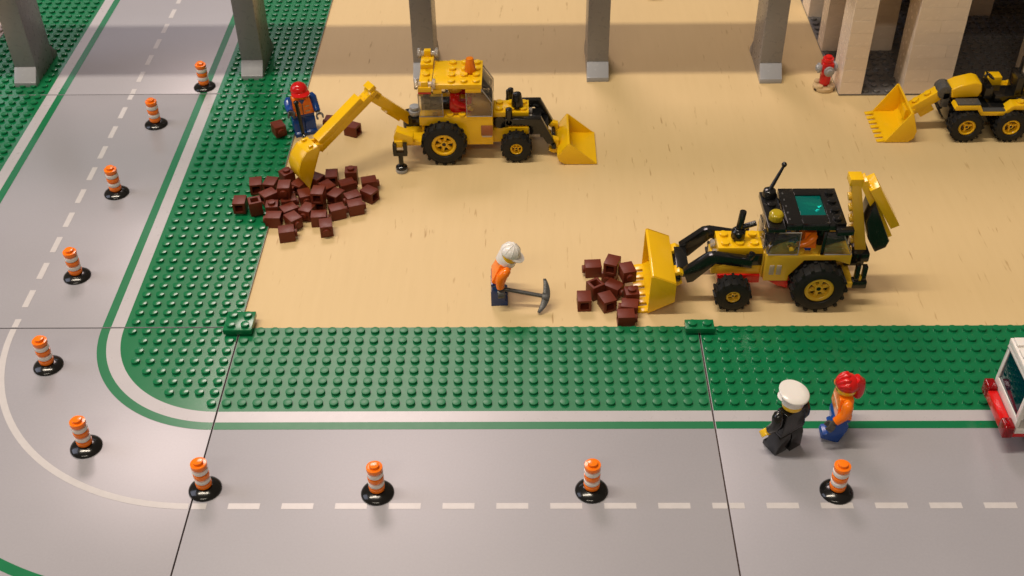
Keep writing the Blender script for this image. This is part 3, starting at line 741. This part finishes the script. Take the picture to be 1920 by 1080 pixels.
# bonnet
hd_ = MB().box(2.32, 5.25, -1.0, 1.0, 3.46, 3.90).studs((2.8, 3.8, 4.78), (-0.5, 0.5), 3.9).part('bonnet', YELLOW, t)
MB().box(3.5, 5.2, -0.85, 0.85, 2.3, 3.45).box(2.32, 5.25, -1.0, 1.0, 1.78, 2.42).part('engine_block', YELLOW, t)
MB().lathe([(0.56, -1.02), (0.56, 1.02)], 28, T(2.88, 0, 2.93) @ RX(90)).part('engine_cylinder', BLACK, t, bevel=0.04)
MB().box(3.05, 5.2, -2.0, 2.0, 1.62, 1.78).part('mudguard', BLACK, t)
MB().lathe([(0.30, 3.9), (0.30, 4.15), (0.50, 4.2), (0.50, 4.35), (0.34, 5.3)], 24, T(4.3, -0.3, 0)).part('exhaust_stack', BLACK, t, bevel=0.03)
MB().lathe([(0.24, 3.9), (0.24, 4.9)], 18, T(3.75, 1.15, 0)).part('air_intake', BLACK, t, bevel=0.03)
for s in (-1, 1):
    MB().lathe([(0.3, 0), (0.32, 0.25), (0.2, 0.3)], 20, T(5.26, s*0.55, 3.1) @ RY(90)).part('headlight', CLEARLAMP, t, bevel=0.02)
for s in (-1, 1):
    y0, y1 = (-1.75, -1.2) if s < 0 else (1.2, 1.75)
    am = MB().prism([(3.3, 3.05), (3.3, 3.7), (6.25, 3.72), (7.35, 1.55), (7.2, 1.15), (6.75, 1.35), (5.75, 3.05)], y0, y1)
    am.lathe([(0.3, 0), (0.3, 0.55)], 18, T(3.62, y1 if s < 0 else y0, 3.36) @ (RX(90) if s < 0 else RX(-90)) @ T(0, 0, 0))
    am.lathe([(0.28, 3.3), (0.28, 4.55)], 18, T(3.62, (y0+y1)/2, 0))
    am.part('loader_arm', BLACK, t, bevel=0.05)
MB().box(5.3, 6.3, -1.19, 1.19, 1.9, 3.0).box(6.2, 6.9, -1.19, 1.19, 1.6, 2.3).tube([(7.35, -1.9, 1.05), (7.35, 1.9, 1.05)], 0.2).part('cross_beam', BLACK, t, bevel=0.04)
def scoop(parent, name, prof_out, th, y0, y1, mat, teeth=None, inner=None):
    """prof_out: lip, rear bottom..., ridge (outer side); open between ridge and lip"""
    root = bpy.data.objects.new(name, None); COL.objects.link(root); root.parent = parent; root.empty_display_size = 0.005
    pin = inner
    MB().prism(prof_out + list(reversed(pin)), y0, y1).part('shell', mat, root, bevel=0.03)
    for a_, b_ in ((y0-0.002, y0+th), (y1-th, y1+0.002)):
        MB().prism(prof_out, a_, b_).part('side_wall', mat, root, bevel=0.03)
    return root
sc = scoop(t, 'front_bucket', [(10.9, 0.06), (8.3, 0.04), (7.75, 0.35), (7.6, 0.8), (8.45, 1.98), (8.62, 1.98)], 0.14, -2.95, 1.9, YELLOW,
           inner=[(10.9, 0.16), (8.45, 0.2), (8.0, 0.5), (7.85, 0.85), (8.6, 1.86), (8.62, 1.96)])
for y in (-1.55, 0.95):
    MB().prism([(7.75, 1.55), (7.25, 1.7), (6.95, 1.35), (7.1, 1.2), (7.4, 1.35), (7.55, 1.0), (7.2, 0.6), (7.0, 0.75), (6.9, 0.5), (7.3, 0.28), (7.8, 0.3)], y, y+0.55).part('hook', YELLOW, sc, bevel=0.03)
# rear digging arm
A0 = Vector((10.2-V1[0], 23.3-V1[1], 0)); dv = Vector((-0.809, -0.588, 0)).normalized(); nv = Vector((-dv.y, dv.x, 0))
AM = Matrix(((dv.x, nv.x, 0, A0.x), (dv.y, nv.y, 0, A0.y), (0, 0, 1, 0), (0, 0, 0, 1)))
def bar(u0, z0, u1, z1, w0, w1, hw, M):       # beam in the (u, z) plane
    d = Vector((u1-u0, z1-z0)).normalized(); n_ = Vector((-d.y, d.x))
    return [(u0+n_.x*w0, z0+n_.y*w0), (u0-n_.x*w1, z0-n_.y*w1), (u1-n_.x*w1, z1-n_.y*w1), (u1+n_.x*w0, z1+n_.y*w0)]
bo = MB().prism(bar(-0.1, 2.7, 3.3, 6.2, 0.42, 0.42, 0, AM), -0.5, 0.5, AM)
for q in (0.25, 0.35, 0.45): pass
bo.prism(bar(0.75, 3.58, 1.9, 4.76, 0.0, 0.62, 0, AM), -0.45, 0.45, AM)
bo.prism(bar(2.75, 6.05, 3.45, 6.75, 0.25, 0.3, 0, AM), -0.5, 0.5, AM)
bo = bo.part('boom', YELLOW, t)
sk = MB().prism(bar(3.1, 6.75, 8.7, 3.35, 0.10, 0.50, 0, AM), -0.46, 0.46, AM)
sk.prism(bar(4.3, 6.15, 8.4, 3.65, 0.48, 0.0, 0, AM), -0.5, 0.5, AM)
sk.prism(bar(3.0, 6.95, 3.5, 6.65, 0.38, 0.0, 0, AM), -0.5, 0.5, AM)
sk = sk.part('dipper_arm', YELLOW, t)
for v in (-0.25, 0.25):
    for u, z in ((3.72, 6.49), (4.08, 6.27)):
        MB().lathe([(0.10, 0), (0.10, 0.02)], 12, AM @ T(u+0.02, v, z) @ RY(31)).part('pin_hole', OLDYELLOW, sk, bevel=0)
MB().tube([AM @ Vector((3.35, -0.62, 6.55)), AM @ Vector((3.35, 0.62, 6.55))], 0.22).part('elbow_pin', YELLOW, t, bevel=0)
outp = [(10.15, 0.30), (10.75, 1.5), (10.85, 2.3), (10.55, 3.1), (9.95, 3.75), (8.95, 3.95), (8.75, 3.6)]
inp = [(10.05, 0.5), (10.55, 1.55), (10.62, 2.25), (10.35, 2.95), (9.85, 3.5), (9.0, 3.7), (8.9, 3.45)]
root = bpy.data.objects.new('digging_bucket', None); COL.objects.link(root); root.parent = t
MB().prism(outp+list(reversed(inp)), -0.9, 0.9, AM).part('shell', YELLOW, root)
for a_, c_ in ((-0.92, -0.78), (0.78, 0.92)): MB().prism(outp, a_, c_, AM).part('side_wall', YELLOW, root)
for v in (-0.55, 0.3): MB().prism([(8.95, 3.9), (8.35, 3.75), (8.3, 3.2), (8.8, 3.1), (9.1, 3.6)], v, v+0.25, AM).part('hinge_lug', YELLOW, root)
MB().box(9.2, 9.6, -0.7, -0.45, 3.86, 4.05, AM).box(9.2, 9.6, 0.45, 0.7, 3.86, 4.05, AM).part('top_rib', YELLOW, root)
# pivot, outrigger
MB().box(-5.0, -3.7, -0.55, 0.55, 2.2, 3.3).lathe([(0.62, 1.9), (0.62, 3.4)], 20, T(-4.7, 0, 0)).box(-4.4, -3.7, -1.6, -0.3, 3.2, 3.7).part('arm_pivot', BLACK, t, bevel=0.05)
kn = MB().lathe([(0.36, 3.7), (0.36, 3.85), (0.49, 3.87), (0.49, 4.2)], 24, T(-4.15, -0.95, 0)).lathe([(0.34, 4.2), (0.34, 4.3), (0.42, 4.32), (0.42, 4.55)], 24, T(-4.15, -0.95, 0)).part('control_knob', GREY, t, bevel=0.03)
MB().box(-5.0, -3.6, -2.9, 2.0, 1.95, 2.35).box(-3.62, -2.7, -1.9, 1.9, 1.9, 2.4).part('outrigger_beam', YELLOW, t)
MB().prism([(-5.75, 2.55), (-5.75, 3.2), (-5.5, 3.75), (-4.2, 3.2), (-4.2, 2.55)], -3.6, -2.6).box(-5.7, -5.05, -3.75, -3.2, 2.3, 2.9).part('outrigger_hinge', YELLOW, t)
og = MB().box(-5.85, -5.55, -4.0, -3.5, 1.75, 2.75).box(-5.0, -4.7, -4.0, -3.5, 1.75, 2.75).box(-5.85, -4.7, -3.95, -3.55, 1.6, 1.95).lathe([(0.2, 0.5), (0.2, 1.8)], 14, T(-5.28, -3.75, 0)).lathe([(0.3, 0.62), (0.48, 0.5), (0.48, 0.3)][::-1], 22, T(-5.28, -3.75, 0))
og = og.part('outrigger', BLACK, t, bevel=0.03)
MB().lathe([(0.42, 0.0), (0.5, 0.05), (0.5, 0.32)], 24, T(-5.28, -3.75, 0)).part('foot', GREY, og, bevel=0.03)
# driver
tt, Hd, U, hs, to, hd = figure('toy_figure', (15.0-0.8, 22.9, BOARD+4.12-1.3), 90, RED, RED, RED, RED, SKIN,
    'toy driver in red seated inside the cab under the yellow roof', seated=True, arms=(30, 30))
tt.scale = (0.93, 0.93, 0.80)
mb = MB().lathe([(0.66, 0.75), (0.70, 0.82)]+[(r, 0.84+z*0.5) for r, z in dome(0.7, 0.6, 8)], 28, Hd).part('hair', BLACK, tt, bevel=0)

# ------------------------------------------------------------------ backhoe loader with black roof (faces -x)
V2 = (38.0, 4.5, BOARD)
t = thing('backhoe_loader', 'older yellow toy backhoe loader with black roof and red underside', 'backhoe', V2, 0.0)
for s in (-1, 1):
    wheel(t, 2.45, s*2.2, 1.95, 1.95, 1.6, s, 1.02, OLDYELLOW, 16, 6)
    wheel(t, -3.45, s*2.3, 1.32, 1.32, 1.25, s, 0.50, OLDYELLOW, 14, 4)
MB().tube([(2.45, -2.0, 1.95), (2.45, 2.0, 1.95)], 0.2).part('axle', BLACK, t, bevel=0)
MB().tube([(-3.45, -2.2, 1.32), (-3.45, 2.2, 1.32)], 0.2).part('axle', BLACK, t, bevel=0)
MB().box(-4.4, -1.42, -1.2, 1.2, 1.3, 1.97).prism([(-1.4, 1.98), (0.6, 1.98), (0.6, 0.95), (-0.2, 1.2)], -1.35, 1.35).box(0.5, 4.0, -1.0, 1.0, 1.0, 1.95).box(-4.0, -2.9, -1.5, 1.5, 1.45, 1.75).part('underside', RED, t)
MB().box(-4.6, -1.4, -1.0, 1.0, 1.98, 2.75).box(-3.2, -1.4, -0.85, 0.85, 2.75, 3.75).prism([(-4.9, 2.0), (-4.9, 3.1), (-4.3, 3.3), (-4.3, 2.0)], -1.0, 1.0).part('engine_block', OLDYELLOW, t)
MB().box(-2.5, -1.42, -1.15, 1.15, 2.85, 3.75).part('engine_vent', BLACK, t, bevel=0.04)
MB().box(-4.55, -1.42, -1.0, 1.0, 3.76, 4.28).studs((-4.02, -3.0, -1.98), (-0.5, 0.5), 4.28).part('bonnet', YELLOW, t)
for s in (-1, 1):
    y0, y1 = (-2.0, -1.42) if s < 0 else (1.42, 2.0)
    MB().prism([(-1.35, 2.15), (-1.35, 4.4), (4.5, 4.4), (4.5, 3.55), (3.4, 3.95), (1.3, 3.95), (0.35, 2.6), (0.35, 2.15)], y0, y1).part('side_panel', OLDYELLOW, t)
mb = MB().box(-1.35, 4.5, -1.41, 1.41, 4.1, 4.39).studs((1.0, 2.0), (-1.6, 1.6), 4.4).box(3.4, 4.5, -1.41, 1.41, 3.3, 4.09); mb.part('cab_floor', OLDYELLOW, t)
MB().box(2.3, 3.0, -0.9, 0.9, 4.4, 5.9).box(1.0, 2.4, -0.8, 0.8, 4.4, 4.75).part('seat', BLACK, t)
for s in (-1, 1):
    y0, y1 = (-2.0, -1.88) if s < 0 else (1.88, 2.0)
    fw = MB().prism([(-1.3, 4.42), (0.75, 4.42), (0.75, 6.35), (-0.75, 6.35)], y0, y1).part('front_side_window', GLASS, t, bevel=0.03)
    highlight_edges(fw, [(-1.3, 4.46), (0.75, 4.46), (0.75, 6.35), (-0.75, 6.35)], y0 if s < 0 else y1)
    rw = MB().prism([(2.54, 4.42), (4.4, 4.42), (3.6, 6.35), (2.54, 6.35)], y0, y1).part('rear_side_window', GLASS, t, bevel=0.03)
    highlight_edges(rw, [(2.6, 4.46), (4.4, 4.46), (3.6, 6.35)], y0 if s < 0 else y1)
    MB().box(2.3, 2.52, y0, y1, 4.42, 6.4).part('door_post', BLACK, t)
MB().prism([(-1.36, 4.42), (-1.24, 4.42), (-0.70, 6.35), (-0.82, 6.35)], -1.87, 1.87).part('windscreen', GLASS, t, bevel=0.02)
MB().box(-1.48, -1.37, -1.15, 1.15, 4.3, 5.6).part('front_panel', GLASS, t, bevel=0.02)
MB().box(-1.41, -1.362, -1.41, 1.41, 1.98, 4.1).part('bulkhead', OLDYELLOW, t, bevel=0)
for x_ in (-1.05, -0.55):
    MB().box(x_, x_+0.34, -2.1, -1.99, 2.75, 3.55).part('side_lamp', CLEARLAMP, t, bevel=0.05)
# roof frame with a tinted panel
RZ0 = 6.42
fr = MB().box(-1.55, -0.35, -2.1, 2.15, RZ0, RZ0+0.42).studs((-0.95,), (-0.5, 0.5), RZ0+0.42)
fr.box(-0.3, 0.75, -2.0, 2.15, RZ0+0.1, RZ0+0.7).box(0.752, 2.55, -2.0, -1.0, RZ0+0.1, RZ0+0.7).box(0.752, 2.55, 1.35, 2.15, RZ0+0.1, RZ0+0.7)
fr.box(2.552, 3.7, -2.0, 2.15, RZ0+0.1, RZ0+0.7).studs((3.15,), (-1.5, -0.5, 0.5, 1.5), RZ0+0.7).box(3.0, 4.15, -2.5, -2.02, RZ0+0.02, RZ0+0.5)
fr = fr.part('roof', BLACK, t, bevel=0.05)
MB().box(0.78, 2.52, -0.98, 1.33, RZ0+0.45, RZ0+0.62).part('roof_window', TTEAL, fr, bevel=0.02)
for k in range(5):
    MB().box(-0.12, -0.02, -1.6+k*0.75, -1.4+k*0.75, RZ0+0.69, RZ0+0.73).part('roof_pip', DARKGREY, fr, bevel=0)
for y in (-1.0,):
    lm = MB().lathe([(0.36, RZ0+0.42), (0.36, RZ0+0.5), (0.5, RZ0+0.55), (0.5, RZ0+0.95), (0.38, RZ0+1.1), (0.2, RZ0+1.14)], 14, T(-0.95, -1.2, 0)).part('beacon', TYELLOW, t, bevel=0.03, smooth=20)
MB().lathe([(0.5, RZ0+0.42), (0.5, RZ0+0.6), (0.42, RZ0+0.95), (0.2, RZ0+1.05)], 20, T(-0.95, 1.62, 0)).part('antenna_base', BLACK, t, bevel=0.03)
an = MB().tube([(-0.95, 1.62, RZ0+0.95), (-0.1, 2.2, RZ0+2.55)], [0.15, 0.10], 10).part('antenna', BLACK, t, bevel=0)
MB().lathe([(0.03, -0.2), (0.14, -0.14), (0.2, 0), (0.14, 0.14), (0.03, 0.2)], 16, T(-0.08, 2.22, RZ0+2.65)).part('antenna_tip', BLACK, an, bevel=0, smooth=80)
ex = MB().lathe([(0.32, 4.28), (0.32, 4.5), (0.5, 4.55), (0.5, 5.1), (0.3, 5.3)], 22, T(-3.1, -0.05, 0)).tube([(-3.1, -0.05, 5.1), (-2.95, -0.05, 6.75)], 0.24, 14).tube([(-3.0, -0.05, 5.35), (-1.95, -0.05, 5.75)], 0.2, 12).part('exhaust_stack', BLACK, t, bevel=0.03)
for s in (-1, 1):
    y0, y1 = (-1.75, -1.2) if s < 0 else (1.2, 1.75)
    am = MB().prism([(-2.0, 2.95), (-2.0, 3.55), (-4.9, 4.35), (-5.5, 4.2), (-7.1, 3.2), (-6.5, 2.05), (-6.1, 2.15), (-5.0, 3.35)] if False else
                    [(-2.2, 3.05), (-2.2, 3.75), (-4.85, 4.25), (-5.35, 4.15), (-6.95, 2.75), (-6.6, 1.75), (-6.2, 1.85), (-4.75, 3.45)], y0, y1)
    am.lathe([(0.3, 0), (0.3, 0.45)], 18, T(-2.45, y1 if s < 0 else y0, 3.6) @ (RX(90) if s < 0 else RX(-90)))
    am.tube([(-2.45, (y0+y1)/2, 3.6), (-2.25, (y0+y1)/2-0.1, 4.25)], 0.24, 14)
    am.part('loader_arm', BLACK, t, bevel=0.05)
MB().box(-7.35, -6.5, -1.19, 1.19, 1.85, 2.75).tube([(-7.3, -1.9, 2.2), (-7.3, 1.9, 2.2)], 0.2).part('cross_beam', BLACK, t, bevel=0.04)
for s in (-1, 1): MB().lathe([(0.3, 0), (0.32, 0.25), (0.2, 0.3)], 20, T(-4.56, s*0.55, 3.5) @ RY(-90)).part('headlight', CLEARLAMP, t, bevel=0.02)
outp = [(-9.4, 0.08), (-7.55, 1.15), (-7.55, 2.75), (-9.15, 3.42), (-9.32, 3.36)]
sc = scoop(t, 'front_bucket', outp, 0.16, -3.1, 2.5, YELLOW, inner=[(-9.4, 0.22), (-7.72, 1.22), (-7.72, 2.62), (-9.12, 3.24), (-9.30, 3.24)])
for k in range(6):
    y = -3.1+0.12+k*(5.6-0.24-0.62)/5
    MB().prism([(-9.35, 0.05), (-9.35, 0.24), (-10.2, 0.10), (-10.2, 0.02)], y, y+0.62).part('tooth', YELLOW, sc, bevel=0.02)
for y in (-1.55, 0.95):
    MB().prism([(-7.6, 2.6), (-7.2, 2.75), (-6.9, 2.55), (-6.95, 2.3), (-7.2, 2.45), (-7.4, 2.25), (-7.3, 1.9), (-7.0, 1.95), (-6.9, 1.7), (-7.3, 1.4), (-7.6, 1.4)], y-0.15, y+0.7).part('hook', YELLOW, sc, bevel=0.03)
# folded rear arm
bm_ = MB().prism([(5.35, 2.55), (6.2, 2.55), (4.55, 9.5), (3.95, 9.35)], -0.5, 0.5)
for k in range(6):
    f_ = 0.12+k*0.135; x_ = 5.35+(3.95-5.35)*f_; z_ = 2.55+(9.35-2.55)*f_
    bm_.lathe([(0.3, -0.02), (0.3, 0.2)], 14, T(x_, 0, z_) @ RY(-90-11.5))
bm_.part('boom', OLDYELLOW, t)
MB().box(3.85, 4.75, -0.5, 0.5, 9.1, 9.65).part('elbow', YELLOW, t)
sk = MB().prism([(4.5, 9.3), (5.0, 9.55), (7.5, 4.9), (7.05, 4.65)], -0.5, 0.5).prism([(5.16, 8.95), (5.75, 9.3), (7.72, 6.05), (7.17, 5.75)], -0.85, 0.85).part('dipper_arm', YELLOW, t)
MB().prism([(5.5, 7.4), (5.75, 7.9), (7.25, 4.75), (7.1, 4.2), (6.4, 3.8), (5.75, 4.9), (5.4, 6.3)], -0.95, 0.95).part('digging_bucket', BLACK, t, bevel=0.1, seg=3)
MB().box(4.52, 5.9, -0.7, 0.7, 2.4, 3.3).box(5.0, 6.1, -1.0, 1.0, 3.0, 3.7).part('arm_pivot', BLACK, t, bevel=0.06)
MB().box(4.0, 5.0, -2.15, 2.15, 1.6, 2.0).part('outrigger_beam', OLDYELLOW, t)
for s in (-1, 1):
    og = MB().box(5.0, 5.3, s*1.9-0.2, s*1.9+0.2, 1.7, 3.5).box(5.5, 5.8, s*1.9-0.2, s*1.9+0.2, 1.7, 3.4).box(4.9, 5.9, s*1.9-0.3, s*1.9+0.3, 1.55, 2.15).part('outrigger', BLACK, t, bevel=0.05)
    MB().box(5.31, 5.49, s*1.9-0.18, s*1.9+0.18, 2.16, 2.5).part('hinge_tab', OLDYELLOW, og)
tt, Hd, U, hs, to, hd = figure('toy_figure', (38.0+1.65, 3.95, BOARD+4.42-1.3), -90, ORANGE, ORANGE, BLUE, BLUE, SKIN,
    'toy driver in orange seated inside the cab under the black roof', seated=True, arms=(30, 30))
tt.scale = (0.93, 0.93, 0.76)
MB().lathe([(0.66, 0.72), (0.70, 0.80)]+[(r, 0.82+z*0.6) for r, z in dome(0.7, 0.6, 8)], 28, Hd).part('helmet', BLUE, tt, bevel=0)

# ------------------------------------------------------------------ small wheel loader at the right
V3 = (57.0, 25.85, BOARD)
t = thing('wheel_loader', 'small yellow and black toy wheel loader with toothed bucket near the building', 'loader', V3)
for s in (-1, 1):
    for x in (0.1, 3.8):
        wheel(t, x, s*1.85, 1.42, 1.42, 1.4, s, 0.72, YELLOW, 18, 3, DARKWALL)
for x in (0.1, 3.8): MB().tube([(x, -1.6, 1.42), (x, 1.6, 1.42)], 0.2).part('axle', BLACK, t, bevel=0)
MB().box(-1.2, 6.2, -1.0, 1.0, 1.1, 2.5).box(-1.0, 6.2, -1.5, 1.5, 2.5, 2.9).part('chassis', BLACK, t)
for s in (-1, 1):
    y0, y1 = (-2.1, -1.05) if s < 0 else (1.05, 2.1)
    MB().prism([(-1.25, 3.1), (-1.1, 3.35), (0.9, 3.35), (1.25, 2.75), (3.0, 2.75), (3.6, 3.35), (6.0, 3.35), (6.2, 2.75), (5.6, 2.9), (3.7, 2.95), (3.2, 2.4), (1.1, 2.4), (0.7, 2.95), (-1.1, 2.9)], y0, y1).part('mudguard', YELLOW, t)
    MB().box(1.05, 3.15, y0+0.05, y1-0.05, 2.76, 2.84).part('footplate', DARKGREY, t)
    MB().studs((4.3, 5.3), ((y0+y1)/2,), 3.35).part('mudguard_studs', YELLOW, t)
    MB().box(-1.0, 0.9, y0+0.05, y1-0.05, 3.36, 3.5).part('trim', DARKGREY, t)
MB().prism([(-1.2, 3.35), (-1.35, 4.2), (-0.8, 4.5), (0.5, 4.85), (1.05, 4.7), (1.2, 4.0), (1.0, 3.45)], -0.85, 0.85).part('bonnet', YELLOW, t, bevel=0.14, seg=3)
MB().lathe([(0.62, -0.7), (0.62, 0.7)], 26, T(-1.75, 0, 3.75) @ RX(90)).box(-1.9, -1.3, -0.7, 0.7, 2.4, 3.8).part('arm_hinge', DARKGREY, t, bevel=0.05)
MB().box(1.45, 2.1, -0.9, 0.9, 3.3, 4.3).tube([(1.7, 0, 4.2), (1.5, 0, 5.0), (1.75, 0, 5.25)], 0.12).lathe([(0.42, 0), (0.5, 0.06), (0.42, 0.12)], 20, T(1.85, 0, 4.95) @ RY(35)).part('steering_column', BLACK, t, bevel=0.03)
MB().box(2.4, 4.2, -0.9, 0.9, 3.0, 3.6).box(3.9, 4.6, -0.9, 0.9, 3.4, 5.3).part('seat', BLACK, t, bevel=0.08)
MB().box(2.2, 3.4, 0.95, 1.95, 3.5, 4.3).part('side_box', YELLOW, t, bevel=0.06)
for s in (-1, 1):
    MB().tube([(4.9, s*1.3, 3.0), (4.9, s*1.3, 6.0), (5.2, s*1.2, 6.6), (5.5, s*0.6, 6.8), (5.5, 0, 6.8)], 0.17, 10).part('roll_bar', BLACK, t, bevel=0)
am = MB()
bx = bar(-4.3, 1.75, -1.7, 3.75, 0.42, 0.42, 0, None)
am.prism(bx, -0.5, 0.5)
dd = math.degrees(math.atan2(2.0, 2.6))
for f_ in (0.28, 0.62):
    am.lathe([(0.3, -0.02), (0.3, 0.2)], 14, T(-4.3+2.6*f_-0.26, 0, 1.75+2.0*f_+0.33) @ RY(-dd))
am.prism(bar(-3.7, 1.85, -2.7, 2.6, 0.1, 0.72, 0, None), -0.45, 0.45)
for y in (-0.5, 0.2): am.prism(bar(-2.3, 3.5, -1.5, 4.0, 0.28, 0.28, 0, None), y, y+0.3)
am.part('lift_arm', YELLOW, t)
MB().box(-4.75, -3.9, -0.62, 0.62, 1.2, 2.1).part('bucket_hinge', YELLOW, t)
outp = [(-6.55, 0.05), (-4.6, 0.04), (-4.15, 0.45), (-4.05, 1.15), (-4.62, 2.85), (-4.8, 2.85)]
sc = scoop(t, 'front_bucket', outp, 0.16, -2.45, 2.55, YELLOW, inner=[(-6.55, 0.16), (-4.7, 0.2), (-4.35, 0.52), (-4.25, 1.15), (-4.74, 2.7), (-4.8, 2.82)])
for k in range(7):
    y = -2.40+k*(5.0-0.5)/6.1
    MB().prism([(-6.5, 0.03), (-6.5, 0.22), (-7.2, 0.10), (-7.2, 0.03)], y, y+0.42).part('tooth', YELLOW, sc, bevel=0.02)

# ------------------------------------------------------------------ white and red truck entering at the right
V4 = (49.65, -9.7, EPS)
t = thing('white_truck', 'white toy truck with dark blue windscreen and red bumper at the road edge', 'truck', V4)
MB().box(0.1, 11, -1.6, 1.6, 0.8, 1.5).part('chassis', RED, t)
for s in (-1, 1):
    for x in (2.2, 8.6): wheel(t, x, s*1.6, 0.95, 0.95, 0.9, s, 0.5, WHITE, 14, 5)
MB().box(0.12, 11, -2.0, 2.0, 1.52, 2.0).box(0.0, 0.25, -2.0, 2.0, 2.0, 2.7).part('body_sill', WHITE, t)
fr = MB()
for a_, c_ in ((-2.0, -1.68), (1.68, 2.0)): fr.prism([(0.0, 2.7), (0.35, 2.7), (0.45, 5.1), (0.1, 5.1)], a_, c_)
fr.box(0.1, 0.9, -2.0, 2.0, 5.1, 5.36).part('windscreen_frame', WHITE, t, bevel=0.03)
MB().prism([(0.06, 2.7), (0.16, 2.7), (0.26, 5.1), (0.16, 5.1)], -1.67, 1.67).part('windscreen', TBLUE, t, bevel=0.01)
MB().box(2.2, 11, -2.0, -1.85, 2.0, 5.35).box(2.2, 11, 1.85, 2.0, 2.0, 5.35).box(10.85, 11, -1.84, 1.84, 2.0, 5.35).box(3.0, 3.2, -1.84, 1.84, 2.0, 5.35).part('body', WHITE, t)
MB().box(0.9, 2.2, -2.0, -1.88, 2.0, 5.35).box(0.9, 2.2, 1.88, 2.0, 2.0, 5.35).part('door', RED, t)
MB().box(1.8, 2.8, -1.4, 1.4, 2.0, 3.8).part('seat', BLACK, t)
rf = MB().box(0.08, 11, -2.02, 2.02, 5.37, 5.77).studs([1.9+i for i in range(9)], (-1.5, -0.5, 0.5, 1.5), 5.77)
for k in range(4): rf.box(0.2, 1.25, -1.86+k, -1.14+k, 5.76, 5.95)
rf.part('roof', WHITE, t, bevel=0.05)
bp = MB().box(-0.6, 0.0, -1.25, 1.25, 1.35, 2.0).part('bumper', RED, t, bevel=0.05)
for s in (-1, 1):
    MB().box(-0.62, 0.0, min(s*1.27, s*2.15), max(s*1.27, s*2.15), 1.25, 2.25).part('lamp', TRED, bp, bevel=0.12, seg=3)
